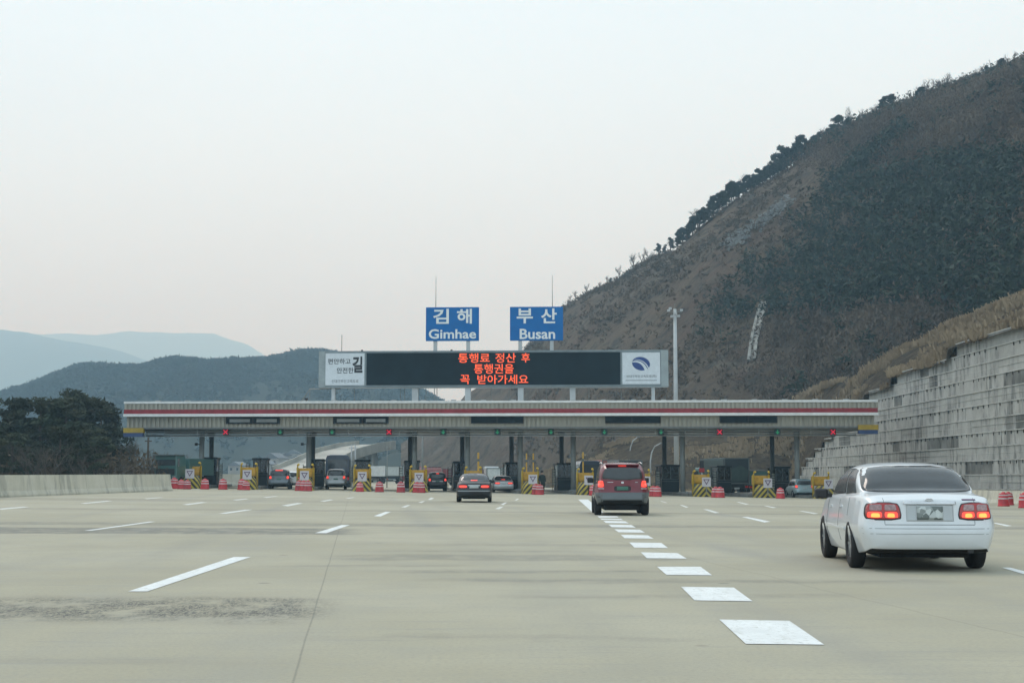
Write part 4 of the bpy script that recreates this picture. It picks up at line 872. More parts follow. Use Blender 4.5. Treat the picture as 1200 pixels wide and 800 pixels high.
for (u, D, top, dx, lb) in ((762.5, 185, 519, 13, 'curved pale street lamp bending right behind the maroon suv'), (738, 200, 512, 10, 'curved pale street lamp farther back left of the maroon suv lamp')):
    w = g(u, D); o = empty('street_lamp', w, 0, lb, 'street lamp', 'curved street lamps beyond the gate'); h = P(u, top, D).z-w.z; s = D/F
    pts = [(0, 0, 0), (0, 0, h*.62), (dx*s*.12, 0, h*.8), (dx*s*.4, 0, h*.93), (dx*s*.95, 0, h)]; b = MB(); b.tube(pts, [.12, .10, .09, .08, .06], 8); b.build('arm_pole', M['pole'], o); b = MB(); b.box(dx*s*.9, dx*s*1.25, -.12, .12, h-.06, h+.08); b.build('lamp_head', M['steel'], o, bevel=.03)
# viaduct and hazy village beyond the gate
M['deck'] = mat('deck_concrete', (.42, .41, .36), .8, var=.2, vscale=.1)
def viaduct(name, pts, w, lab, pier=20, th=1.4):
    o = empty(name, (0, 0, 0), 0, lab, 'bridge'); C = [P(*p) for p in pts]; b = MB(); prs = {-1: MB(), 1: MB()}
    for i in range(len(C)-1):
        for k in range(6):
            a = C[i].lerp(C[i+1], k/6); c = C[i].lerp(C[i+1], (k+1)/6); d = Vector(((c-a).x, (c-a).y, 0)).normalized(); n = Vector((-d.y, d.x, 0))*w/2; Z = Vector((0, 0, 1))
            A = [a-n, a+n, c+n, c-n]; Bq = [q-Z*th for q in A]
            b.quad(*A); b.quad(*Bq[::-1]); b.quad(A[0], A[3], Bq[3], Bq[0]); b.quad(A[1], A[2], Bq[2], Bq[1])
            for s in (-1, 1):
                pr_ = prs[s]; q = [a+n*s, c+n*s]; pr_.quad(q[0], q[1], q[1]+Z*1.1, q[0]+Z*1.1); pr_.quad(q[0]+n.normalized()*s*-.25, q[1]+n.normalized()*s*-.25, q[1]+n.normalized()*s*-.25+Z*1.1, q[0]+n.normalized()*s*-.25+Z*1.1); pr_.quad(q[0]+Z*1.1, q[1]+Z*1.1, q[1]+n.normalized()*s*-.25+Z*1.1, q[0]+n.normalized()*s*-.25+Z*1.1)
    b.build('deck', M['deck'], o); [prs[s].build('parapet', M['deck'], o) for s in (-1, 1)]
    for i in range(len(C)-1):
        for k in range(3):
            p = C[i].lerp(C[i+1], (k+.5)/3); b = MB(); b.tube([(p.x, p.y, -2), (p.x, p.y, p.z-th)], 1.0, 8); b.build('pier', M['deck'], o)
    return o
viaduct('viaduct', [(345, 552, 330), (372, 541, 345), (395, 530, 365), (420, 523.5, 390), (442, 520.5, 425)], 11, 'pale curving elevated road seen under the canopy behind the silver van')
viaduct('viaduct', [(296, 522.5, 820), (320, 522, 810), (345, 523, 800), (372, 525, 790)], 9, 'faint distant viaduct on piers in the haze below the leftmost signals', th=2)
def house(u, D, w, h, dep, lab, py=None):
    base = g(u, D); base.z = (P(u, py, D).z if py else -.5); o = empty('house', base, rnd.uniform(-.5, .5), lab, 'house', 'small hazy houses beyond the gate'); b = MB(); b.box(-w/2, w/2, -dep/2, dep/2, -3, h); b.build('wall', M['house'], o)
    b = MB(); b.prism([(-w/2-.4, h), (w/2+.4, h), (0, h+w*.28)], -dep/2-.4, dep/2+.4); b.build('roof', M['houseroof'], o)
    for k in (-1, 1): b = MB(); b.box(k*w*.25-.5, k*w*.25+.5, -dep/2-.04, -dep/2-.002, h*.35, h*.7); b.build('window', M['boothglass'], o)
hl = [(312, 560, 6, 3, 6, 'low house left of the hazy village', 553), (322, 590, 8, 3.5, 6, 'wide house behind the second booth', 547), (334, 600, 5, 5, 6, 'taller house above the grey hatchback', 548), (343, 640, 7, 3.5, 6, 'house on rising ground right of the grey hatchback', 541), (351, 600, 5, 3, 6, 'small house just left of the third column', 546), (372, 640, 8, 3, 6, 'house just right of the third column', 540), (383, 560, 7, 3, 6, 'house below the pale elevated road', 552), (279, 600, 6, 3, 6, 'lone low house between the first two cushions', 554)]
for q in hl: house(*q)
# blue sheeting stack beside the green truck at the left
o = empty('tarpaulin_cover', g(217.5, 122), 0, 'pale blue tarpaulin draped over a load behind the leftmost yield board', 'tarpaulin'); b = MB(); b.prism([(-.7, 0), (-.62, 1.7), (-.2, 2.3), (.25, 2.1), (.6, 1.5), (.7, 0)], 0, 1.6); b.build('sheet', mat('tarp', (.16, .30, .42), .6, vscale=1.2, alt=(.35, .42, .48)), o)
# ================================================================== VEHICLES
def cat_rom(tab, y):
    """smooth interpolation of rows (y, v...)"""
    n = len(tab)
    if y <= tab[0][0]: return list(tab[0][1:])
    if y >= tab[-1][0]: return list(tab[-1][1:])
    for i in range(n-1):
        if tab[i][0] <= y <= tab[i+1][0]: break
    a, b = tab[i], tab[i+1]; h = b[0]-a[0]; t = (y-a[0])/h; out = []
    for k in range(1, len(a)):
        d = (b[k]-a[k])/h
        def slope(j):
            if j <= 0 or j >= n-1: return (tab[min(j+1, n-1)][k]-tab[max(j-1, 0)][k])/(tab[min(j+1, n-1)][0]-tab[max(j-1, 0)][0])
            d0 = (tab[j][k]-tab[j-1][k])/(tab[j][0]-tab[j-1][0]); d1 = (tab[j+1][k]-tab[j][k])/(tab[j+1][0]-tab[j][0])
            return 0 if d0*d1 <= 0 else 2*d0*d1/(d0+d1)
        m0, m1 = slope(i), slope(i+1)
        out.append((2*t**3-3*t*t+1)*a[k]+(t**3-2*t*t+t)*h*m0+(-2*t**3+3*t*t)*b[k]+(t**3-t*t)*h*m1)
    return out
def chaikin(p, it=2):
    for _ in range(it):
        q = [p[0]]
        for a, b in zip(p, p[1:]): q += [(a[0]*.75+b[0]*.25, a[1]*.75+b[1]*.25), (a[0]*.25+b[0]*.75, a[1]*.25+b[1]*.75)]
        q.append(p[-1]); p = q
    return p
def rpoly(p, it=3):
    for _ in range(it):
        q = []; n = len(p)
        for i in range(n):
            a, b = p[i], p[(i+1) % n]; r_ = .13 if _ == 0 else .25
            q += [(a[0]*(1-r_)+b[0]*r_, a[1]*(1-r_)+b[1]*r_), (a[0]*r_+b[0]*(1-r_), a[1]*r_+b[1]*(1-r_))]
        p = q
    return p
def car_body(keys, step=.06):
    """keys rows: y, zb, wr, wm, ws, zs, gb, gr, zr"""
    L_ = keys[-1][0]; n = int(L_/step); rings = []
    for i in range(n+1):
        y = L_*i/n; zb, wr, wm, ws, zs_, gb, gr, zr_ = cat_rom(keys, y); zm = zb+(zs_-zb)*.42
        half = [(0, zb), (wr*.97, zb), (wr, zb+.02), (wm, zm), (wm*.995, zm+.10), (ws, zs_-.03), (ws-.03, zs_), (gb, zs_+.012), (gb-.01, zs_+.03), ((gb+gr)/2+.045, (zs_*.42+zr_*.58)), (gr+.035, zr_-.07), (gr-.06, zr_-.01), (gr*.5, zr_+.012), (0, zr_+.02)]
        if zr_ < zs_+.16:                                        # bonnet or boot lid: no glasshouse
            c = zr_-zs_; half[7:] = [(gb, zs_+c*.25+.005), (gb*.97, zs_+c*.4+.006), (gb*.90, zs_+c*.55+.008), (gb*.8, zs_+c*.7+.01), (gb*.6, zr_+.004), (gb*.35, zr_+.012), (0, zr_+.016)]
            if zr_ > zs_+.06:
                k = (zr_-zs_-.06)/.10; full = [(gb, zs_+.012), (gb-.01, zs_+.03), ((gb+gr)/2+.045, (zs_*.42+zr_*.58)), (gr+.03, zr_-.07), (gr-.06, zr_-.01), (gr*.5, zr_+.012), (0, zr_+.02)]
                half[7:] = [(a[0]*(1-k)+b[0]*k, a[1]*(1-k)+b[1]*k) for a, b in zip(half[7:], full)]
        half = chaikin(half, 2); ring = [(x, z) for x, z in half]+[(-x, z) for x, z in half[-2:0:-1]]; rings.append((y, ring))
    b = MB(); m = len(rings[0][1])
    def cap(ring, y, sgn):
        zc = (min(z for x, z in ring)+max(z for x, z in ring))/2; out = []
        for s, dy in ((.992, .018), (.975, .034), (.94, .048), (.86, .06), (.7, .068), (.5, .072), (.28, .074), (.1, .075)): out.append((y+sgn*dy, [(x*s, zc+(z-zc)*s) for x, z in ring]))
        return out
    allr = cap(rings[0][1], rings[0][0], -1)[::-1]+rings+cap(rings[-1][1], rings[-1][0], 1)
    for y, r_ in allr:
        for x, z in r_:
            tail = max(0, 1-max(0, y)/.9); yy = y-(0.05*math.exp(-((z-.50)/.16)**2))*tail+.16*(abs(x)/.9)**4*tail
            nose = max(0, 1-max(0, L_-y)/.9); yy -= .30*(abs(x)/.9)**3*nose
            b.v.append((x, yy, z))
    for i in range(len(allr)-1):
        for j in range(m): b.f.append((i*m+j, i*m+(j+1) % m, (i+1)*m+(j+1) % m, (i+1)*m+j)); b.m.append(0); b.sm.append(True)
    b.f.append(tuple(reversed(range(m)))); b.f.append(tuple((len(allr)-1)*m+j for j in range(m))); b.m += [0, 0]; b.sm += [True, True]
    return b
def boolean_wells(me_o, wells):
    if len(me_o.data.materials) < 2: me_o.data.materials.append(M['underside'])
    b = MB()
    for (x, y, z, r_, dx) in wells:
        b.tube([(x, y, z), (x+dx, y, z)], r_, 28)
    c = bpy.data.objects.new('cut', b.mesh('cut', [M['white_paint'], M['underside']])); c.data.polygons.foreach_set('material_index', [1]*len(c.data.polygons)); COL.objects.link(c); md = me_o.modifiers.new('b', 'BOOLEAN'); md.operation = 'DIFFERENCE'; md.object = c; md.solver = 'EXACT'
    dg = bpy.context.evaluated_depsgraph_get(); me = bpy.data.meshes.new_from_object(me_o.evaluated_get(dg)); me_o.modifiers.clear(); me_o.data = me; bpy.data.objects.remove(c)
def bvh_of(o):
    bm = bmesh.new(); bm.from_mesh(o.data); t = BVHTree.FromBMesh(bm); bm.free(); return t
def patch(name, bvh, poly, view, m, parent, off=.006, rows=12, cols=16, skirt=.02):
    """a shaped plate laid on the bodywork; poly in (a, z): rear/front a = x, left/right a = y"""
    zs0 = min(p[1] for p in poly); zs1 = max(p[1] for p in poly); b = MB(); grid = []
    for r_ in range(rows+1):
        z = zs0+(zs1-zs0)*(.004+.992*r_/rows); xs = []
        for i in range(len(poly)):
            (a0, b0), (a1, b1) = poly[i], poly[(i+1) % len(poly)]
            if (b0-z)*(b1-z) < 0: xs.append(a0+(a1-a0)*(z-b0)/(b1-b0))
        if len(xs) < 2: continue
        lo, hi = min(xs), max(xs); row = []
        for c in range(cols+1):
            a = lo+(hi-lo)*c/cols
            o_, d = {'rear': (Vector((a, -3, z)), Vector((0, 1, 0))), 'front': (Vector((a, 9, z)), Vector((0, -1, 0))), 'left': (Vector((-3, a, z)), Vector((1, 0, 0))), 'right': (Vector((3, a, z)), Vector((-1, 0, 0)))}[view]
            h, nn, _, _ = bvh.ray_cast(o_, d)
            if h is None: row.append(None); continue
            if nn.dot(d) > 0: nn = -nn
            row.append((h+nn*off, h-nn*skirt))
        grid.append(row)
    idx = {}
    for i, row in enumerate(grid):
        for j, p in enumerate(row):
            if p: idx[i, j] = len(b.v); b.v.append(tuple(p[0]))
    edge = {}
    for i in range(len(grid)-1):
        for j in range(cols):
            q = [(i, j), (i, j+1), (i+1, j+1), (i+1, j)]
            if all(k in idx for k in q):
                b.f.append(tuple(idx[k] for k in q)); b.m.append(0); b.sm.append(True)
                for s in range(4):
                    e = (q[s], q[(s+1) % 4]); 
                    if (e[1], e[0]) in edge: del edge[e[1], e[0]]
                    else: edge[e] = 1
    for (p, q) in edge:
        i = len(b.v); b.v += [tuple(grid[p[0]][p[1]][1]), tuple(grid[q[0]][q[1]][1])]; b.f.append((idx[q], idx[p], i, i+1)); b.m.append(0); b.sm.append(False)
    return b.build(name, m, parent)
def mir(p): return [(-a, z) for a, z in p]
def wheel(parent, x, y, r_, w, detail=True):
    s = 1 if x > 0 else -1; T = Matrix.Translation((x, y, r_))@Matrix.Rotation(s*math.pi/2, 4, 'Y'); b = MB()
    b.lathe([(r_*.60, w*.36), (r_*.64, w*.46), (r_*.86, w*.5), (r_*.97, w*.42), (r_, w*.30), (r_, -w*.30), (r_*.97, -w*.42), (r_*.86, -w*.5), (r_*.55, -w*.5), (0, -w*.48)], 32, 0, T); o = b.build('wheel', M['tyre'], parent)
    if detail:
        b = MB(); b.lathe([(r_*.66, w*.44), (r_*.62, w*.38), (r_*.58, w*.26), (r_*.30, w*.28), (r_*.14, w*.34), (0, w*.34)], 32, 0, T)
        for k in range(7):
            b.box(-r_*.055, r_*.055, r_*.14, r_*.60, w*.27, w*.38, 0, T@Matrix.Rotation(k*2*math.pi/7, 4, 'Z'))
        b.build('rim', M['rim'], o)
    return o
def make_car(name, label, cat, spec, loc, rz, scale=(1, 1, 1)):
    o = empty(name, loc, rz, label, cat); o.scale = scale; K = spec['keys']; L_ = K[-1][0]
    body = car_body(K, spec.get('step', .06)).build('body', [M[spec['paint']]], o)
    wr = spec.get('wr', .31); wx = spec['wx']; ys = spec['wy']; ww = spec.get('ww', .20)
    boolean_wells(body, [(s*(wx+.35), y, wr, wr*1.10, -s*.62) for s in (-1, 1) for y in ys])
    me = body.data
    if spec.get('lowz'):
        bm = bmesh.new(); bm.from_mesh(me); bmesh.ops.bisect_plane(bm, geom=bm.verts[:]+bm.edges[:]+bm.faces[:], plane_co=(0, 0, spec['lowz']), plane_no=(0, 0, 1)); bm.to_mesh(me); bm.free()
    cutm = [i for i, m_ in enumerate(me.materials) if m_ and m_.name.startswith('underbody')]; old = [p.material_index in cutm for p in me.polygons]
    me.materials.clear(); me.materials.append(M[spec['paint']]); me.materials.append(M['underside']); me.materials.append(M[spec.get('low', 'trim')])
    zc_ = spec.get('lowz', 0)
    for p, was in zip(me.polygons, old):
        c = p.center
        if was or (p.normal.z < -.85 and c.z < .40): p.material_index = 1; p.use_smooth = not was
        else: p.material_index = 2 if c.z < zc_ else 0
    bv = bvh_of(body)
    for y in ys:
        for s in (-1, 1): wheel(o, s*wx, y, wr, ww, spec.get('rims', True))
    b = MB(); b.box(-wx+.22, wx-.22, .35, L_-.5, .17, .34); 
    for y in ys: b.box(-wx+.05, wx-.05, y-.05, y+.05, wr-.05, wr+.05)
    b.build('underbody', M['underside'], o)
    for i, (nm, poly, view, m_, off) in enumerate(spec['patches']):
        patch(nm, bv, poly, view, M[m_], o, off, *spec.get('res', (12, 16)))
    return o, bv
SK = [  # y    zb    wr    wm    ws    zs    gb    gr    zr      saloon
    (0.00, .285, .76, .835, .765, .905, .68, .56, .935), (.10, .25, .80, .88, .80, .955, .70, .58, .985), (.45, .22, .80, .885, .815, .975, .72, .60, 1.015), (.62, .21, .81, .89, .825, .98, .735, .61, 1.03),
    (.85, .20, .81, .89, .83, .98, .76, .65, 1.17), (1.15, .20, .81, .89, .835, .975, .765, .63, 1.325), (1.45, .20, .81, .89, .84, .97, .77, .61, 1.385), (2.0, .19, .81, .89, .84, .955, .765, .59, 1.415), (2.6, .19, .81, .89, .84, .94, .765, .59, 1.395), (3.02, .19, .81, .89, .84, .93, .76, .59, 1.34),
    (3.42, .19, .81, .885, .835, .92, .75, .60, 1.13), (3.75, .20, .81, .885, .82, .90, .74, .62, .96), (4.1, .22, .80, .875, .79, .83, .70, .58, .88), (4.55, .26, .75, .83, .72, .72, .62, .5, .76), (4.75, .32, .66, .74, .64, .62, .54, .45, .65)]
def bx_(x0, x1, z0, z1): return [(x0, z0), (x1, z0), (x1, z1), (x0, z1)]
def sedan_patches(spec_body='white_paint', tail_in=.36, tail_out=.80, tz=(.68, .885), plate='plate', lit=True, tail='tail'):
    P_ = []
    P_.append(('rear_window', rpoly([(-.725, 1.02), (.725, 1.02), (.72, 1.12), (.68, 1.26), (.585, 1.378), (-.585, 1.378), (-.68, 1.26), (-.72, 1.12)]), 'rear', 'glass', .006))
    P_.append(('windscreen', rpoly([(-.68, .99), (.68, .99), (.50, 1.345), (-.50, 1.345)]), 'front', 'glass', .006))
    for v in ('left', 'right'):
        P_.append(('side_window', [(1.95, .98), (1.95, 1.345), (1.55, 1.325), (1.25, 1.21), (1.02, .995)], v, 'glass_light', .006))
        P_.append(('side_window', [(2.02, .975), (2.02, 1.345), (2.40, 1.345), (2.85, 1.29), (3.42, .965)], v, 'glass_light', .006))
        P_.append(('door_seam', bx_(1.965, 1.975, .33, .95), v, 'cladding', .003)); P_.append(('door_seam', bx_(3.12, 3.13, .33, .93), v, 'cladding', .003)); P_.append(('door_seam', bx_(1.14, 1.15, .70, .95), v, 'cladding', .003))
        P_.append(('door_handle', rpoly(bx_(1.72, 1.90, .80, .835), 1), v, spec_body, .02)); P_.append(('door_handle', rpoly(bx_(2.75, 2.93, .79, .825), 1), v, spec_body, .02))
        P_.append(('side_moulding', bx_(1.32, 3.25, .50, .535), v, spec_body, .014))
    for s in (1, -1):
        q = (lambda p: p) if s == 1 else mir
        P_.append(('tail_lamp_bezel', rpoly(q([(tail_in-.015, tz[0]-.015), (tail_out+.02, tz[0]-.015), (tail_out-.01, tz[1]+.012), (tail_in+.03, tz[1]+.015)]), 2), 'rear', 'trim', .004))
        P_.append(('tail_lamp', rpoly(q([(tail_in, tz[0]), (tail_out, tz[0]), (tail_out-.03, tz[1]), (tail_in+.04, tz[1])]), 2), 'rear', tail, .012))
    return P_
M['badge'] = M['chrome']
def rear_plate(o, bv, m, x0=-.17, x1=.17, z0=.70, z1=.86, frame=True):
    p = patch('plate', bv, bx_(x0, x1, z0, z1), 'rear', M[m], o, .018, 4, 6); return p
# --- the white saloon
wp = sedan_patches()
for s in (1, -1):
    q = (lambda p: p) if s == 1 else mir
    wp.append(('clear_lens', rpoly(q([(.42, .79), (.565, .79), (.565, .868), (.435, .868)]), 1), 'rear', 'tailclear', .017)); wp.append(('clear_lens', rpoly(q([(.60, .79), (.745, .79), (.735, .868), (.60, .868)]), 1), 'rear', 'tailclear', .017))
    wp.append(('lit_lens', rpoly(q([(.40, .695), (.565, .695), (.565, .775), (.41, .775)]), 2), 'rear', 'tailon', .017)); wp.append(('lit_lens', rpoly(q([(.60, .695), (.775, .695), (.765, .775), (.60, .775)]), 2), 'rear', 'tailon', .017))
    wp.append(('lit_bulb', rpoly(q([(.44, .70), (.54, .70), (.53, .755), (.45, .755)]), 2), 'rear', 'tailhot', .024)); wp.append(('lit_bulb', rpoly(q([(.62, .70), (.73, .70), (.72, .755), (.63, .755)]), 2), 'rear', 'tailhot', .024))
    wp.append(('boot_seam', q(bx_(.568, .574, .615, .665)), 'rear', 'cladding', .002)); wp.append(('boot_seam', q(bx_(.572, .578, .90, .95)), 'rear', 'cladding', .002))
wp += [('boot_seam', bx_(-.57, .57, .606, .614), 'rear', 'cladding', .002), ('plate_recess', bx_(-.30, .30, .655, .865), 'rear', 'silver_paint', .004), ('boot_handle', bx_(-.33, .33, .872, .90), 'rear', 'chrome', .022), ('bumper_groove', bx_(-.84, .84, .558, .563), 'rear', 'cladding', .003), ('bumper_groove', bx_(-.83, .83, .490, .494), 'rear', 'cladding', .003)]
spec = dict(keys=SK, paint='white_paint', wx=.792, wy=(.98, 3.60), wr=.325, ww=.20, patches=wp, res=(14, 20), step=.045)
wl = g(1082.5, 19.0); wl = Vector((X(1087, 18.95), 18.95, gz(5.4, 19)))
ws, bv = make_car('white_sedan', 'white saloon car with lit tail lamps, nearest on the right', 'car', spec, wl, R(-4.3), (1, .97, 1))
# blurred pale plate, mirrors, exhaust, emblem
pm_ = bpy.data.materials.new('blurred_plate'); pm_.use_nodes = True; t = NT(pm_); vo = t.new('ShaderNodeTexVoronoi'); vo.inputs['Scale'].default_value = 17; t.L(t.tc.outputs['Object'], vo.inputs['Vector']); sepc = t.new('ShaderNodeSeparateColor'); t.L(vo.outputs['Color'], sepc.inputs[0]); t.L(t.mix(t.step(sepc.outputs[0], .2, .8), (.13, .15, .14), (.52, .55, .53)), t.b.inputs['Base Color']); M['blurplate'] = pm_
rear_plate(ws, bv, 'blurplate', -.165, .165, .672, .845)
b = MB()
for s in (-1, 1): b2 = MB(); b2.box(-.10, .10, -.05, .06, -.075, .075); mo = b2.build('mirror', M['trim'], ws, bevel=.035, loc=(s*.95, 3.2, .98)); b2 = MB(); b2.box(min(0, -s*.16), max(0, -s*.16), -.03, .03, -.06, -.0); b2.build('mirror_arm', M['trim'], mo)
b = MB(); b.tube([(.52, -.02, .285), (.52, .4, .285)], .04, 14); b.tube([(.52, -.022, .285), (.52, .02, .285)], .032, 14); b.build('exhaust', M['trim'], ws)
b = MB(); b.prism([(x, z) for x, z in [(-.055, .945), (0, .925), (.055, .945), (.03, .968), (-.03, .968)]], -.02, -.006); e = b.build('emblem', M['chrome'], ws, loc=(0, 0, -.02))
b = MB(); h, nn, _, _ = bv.ray_cast(Vector((0, -3, .925)), Vector((0, 1, 0))); e.location.y = h.y+.0
tx = patch('model_badge', bv, bx_(.42, .60, .922, .936), 'rear', M['signred'], ws, .006, 2, 6)
# small centre high stop lamp stays off. interior head restraints behind the glass are too dark to see
# --- generic saloon maker
def saloon(name, label, pnt, loc, rz, tailm='tail', lit=.0, plate='plate_white', sc=(1, 1, 1), step=.08, extra=()):
    ps = sedan_patches(pnt, .30, .80, (.70, .85))
    for s in (1, -1):
        q = (lambda p: p) if s == 1 else mir
        ps.append(('lit_lens', rpoly(q([(.34, .72), (.70, .72), (.70, .83), (.36, .83)]), 2), 'rear', 'tailon', .018))
    ps.append(('stop_lamp', bx_(-.16, .16, 1.05, 1.085), 'rear', 'tailon', .012)); ps += list(extra)
    sp = dict(keys=SK, paint=pnt, wx=.765, wy=(.98, 3.62), wr=.315, ww=.2, patches=ps, step=step)
    o, bv = make_car(name, label, 'car', sp, loc, rz, sc); rear_plate(o, bv, plate, -.22, .22, .69, .80)
    for s in (-1, 1): b2 = MB(); b2.box(-.10, .10, -.05, .06, -.07, .07); b2.build('mirror', M['trim'], o, bevel=.03, loc=(s*.92, 3.0, 1.0))
    return o
D_ = 71.0
saloon('black_sedan', 'black saloon car braking in the middle lane before the gate', 'black_paint', g(555.5, D_), R(1.0), plate='plate_white', extra=(('bumper_groove', bx_(-.80, .80, .55, .575), 'rear', 'silver_paint', .006), ('boot_panel', bx_(-.30, .30, .80, .86), 'rear', 'silver_paint', .004)))
saloon('silver_sedan', 'silver saloon car passing the gate right of the black sedan', 'silver_paint', g(590.5, 121), IA, plate='plate_white')
# --- MPV / SUV maker
UK = [(0.00, .44, .72, .82, .80, 1.00, .74, .60, 1.58), (.12, .40, .82, .905, .86, 1.04, .79, .63, 1.66), (.5, .34, .84, .92, .875, 1.04, .80, .65, 1.71), (1.5, .30, .84, .92, .88, 1.03, .80, .66, 1.745), (2.4, .30, .84, .92, .88, 1.02, .80, .66, 1.72), (2.8, .30, .84, .92, .875, 1.02, .80, .66, 1.62), (3.15, .30, .84, .92, .87, 1.02, .79, .67, 1.36), (3.5, .32, .84, .91, .85, 1.0, .77, .66, 1.08), (4.0, .34, .82, .90, .82, .95, .73, .62, 1.0), (4.4, .38, .76, .84, .75, .84, .66, .55, .88), (4.55, .44, .68, .76, .68, .74, .58, .5, .77)]
def scale_keys(K, l=1, w=1, h=1): return [(r_[0]*l, r_[1]*h, r_[2]*w, r_[3]*w, r_[4]*w, r_[5]*h, r_[6]*w, r_[7]*w, r_[8]*h) for r_ in K]
def suv_patches(h=1, w=1, l=1, hi_tail=True, tz=(.93, 1.14), ti=.58):
    S = lambda p: [(a*w, z*h) for a, z in p]; Y = lambda p: [(a*l, z*h) for a, z in p]; P_ = []
    P_.append(('rear_window', S(rpoly([(-.72, 1.16), (.72, 1.16), (.57, 1.60), (-.57, 1.60)])), 'rear', 'glass', .006)); P_.append(('windscreen', S(rpoly([(-.70, 1.10), (.70, 1.10), (.58, 1.62), (-.58, 1.62)])), 'front', 'glass', .006))
    for v in ('left', 'right'):
        P_.append(('side_window', Y([(.35, 1.13), (.42, 1.55), (1.05, 1.60), (1.05, 1.12)]), v, 'glass', .006)); P_.append(('side_window', Y([(1.12, 1.12), (1.12, 1.61), (1.98, 1.61), (1.98, 1.10)]), v, 'glass', .006)); P_.append(('side_window', Y([(2.05, 1.10), (2.05, 1.60), (2.55, 1.57), (3.1, 1.10)]), v, 'glass', .006))
        P_.append(('door_seam', Y(bx_(2.0, 2.016, .45, 1.05)), v, 'trim', .003))
    for s in (1, -1):
        q = (lambda p: p) if s == 1 else mir
        P_.append(('tail_lamp', S(rpoly(q([(ti, tz[0]-.08), (.83, tz[0]-.08), (.80, tz[1]+.02), (ti+.05, tz[1]+.02)]), 2)), 'rear', 'tail', .014)); P_.append(('lit_lens', S(rpoly(q([(ti+.04, tz[0]), (.80, tz[0]), (.78, tz[1]), (ti+.06, tz[1])]), 2)), 'rear', 'tailon', .022)); P_.append(('clear_lens', S(rpoly(q([(ti+.02, tz[0]-.075), (.80, tz[0]-.075), (.80, tz[0]-.015), (ti+.03, tz[0]-.015)]), 1)), 'rear', 'tailclear', .022))
    return P_
def suv(name, label, pnt, loc, rz, low=None, lowz=0, plate='plate_green', l=1, w=1, h=1, extra=(), sc=(1, 1, 1), cat='car', step=.08, tz=(.93, 1.14)):
    ps = suv_patches(h, w, l, tz=tz)+list(extra); K = scale_keys(UK, l, w, h)
    sp = dict(keys=K, paint=pnt, wx=.80*w, wy=(.86*l, 3.5*l), wr=.355*min(1, h+.02), ww=.24, patches=ps, step=step, low=low or 'trim', lowz=lowz)
    o, bv = make_car(name, label, cat, sp, loc, rz, sc)
    patch('plate', bv, [(a*w, z*h) for a, z in bx_(-.19, .19, .83, .95)], 'rear', M[plate], o, .018, 4, 6)
    for s in (-1, 1): b2 = MB(); b2.box(-.11, .11, -.05, .06, -.09, .09); b2.build('mirror', M['trim'], o, bevel=.03, loc=(s*.98*w, 3.0*l, 1.15*h))
    return o, bv
ex = [('bumper_step', bx_(-.86, .86, .60, .625), 'rear', 'trim', .004), ('rear_bumper_face', bx_(-.70, .70, .52, .70), 'rear', 'cladding', .03), ('valance', bx_(-.70, .70, .40, .50), 'rear', 'underside', .006), ('stop_lamp', bx_(-.13, .13, 1.625, 1.655), 'rear', 'tailon', .03), ('name_badge', bx_(-.50, -.30, 1.085, 1.10), 'rear', 'chrome', .008), ('name_badge', bx_(.42, .5, 1.085, 1.10), 'rear', 'chrome', .008), ('emblem', rpoly(bx_(-.045, .045, 1.045, 1.115), 2), 'rear', 'chrome', .02), ('plate_recess', rpoly(bx_(-.27, .27, .80, .97), 1), 'rear', 'black_paint', .006)]
o, bv = suv('maroon_suv', 'maroon suv with grey lower cladding and lit brake lamps in the lane right of centre', 'maroon_paint', Vector((X(729.3, 48), 48, gz(3.6, 48))), R(-1.5), 'cladding', .76, 'plate_green', extra=ex, step=.06, w=.985, h=1.0)
b = MB()
for s in (-1, 1): b = MB(); b.tube([(s*.66, .3, 1.70), (s*.665, 1.4, 1.765), (s*.66, 2.5, 1.74)], .02, 6); b.build('roof_rail', M['chrome'], o)
b = MB(); b.box(-.56, .56, -.05, .22, 1.645, 1.69); b.build('spoiler', M['maroon_paint'], o, bevel=.015)
suv('grey_hatchback', 'blue grey hatchback with brake lamps lit at the second lane from the left', 'grey_paint', g(327, 119), IA, plate='plate_green', h=.93, w=.97, extra=(('stop_lamp', bx_(-.3, .3, 1.50, 1.54), 'rear', 'tailon', .03),))
suv('silver_van', 'silver people carrier just in front of the dark bus', 'silver_paint', g(393.5, 124), IA, plate='plate_green', h=1.0, w=.97, step=.1)
suv('black_suv', 'small black suv passing the gate left of the black sedan', 'black_paint', g(512.8, 125), IA, plate='plate_green', h=.93, w=.93, extra=(('rear_panel', bx_(-.48, .48, .78, .90), 'rear', 'silver_paint', .01), ('stop_lamp', bx_(-.12, .12, 1.46, 1.5), 'rear', 'tailon', .03)), step=.1)
suv('teal_hatchback', 'pale teal small car beside the rightmost columns', 'teal_paint', g(942.5, 118), R(2), plate='plate_white', h=.88, w=.90, l=.85, step=.1)
suv('white_hatchback', 'white car mostly hidden beyond the grey hatchback', 'white_paint', g(341.5, 140), IA, plate='plate_white', h=.88, w=.9, step=.12)
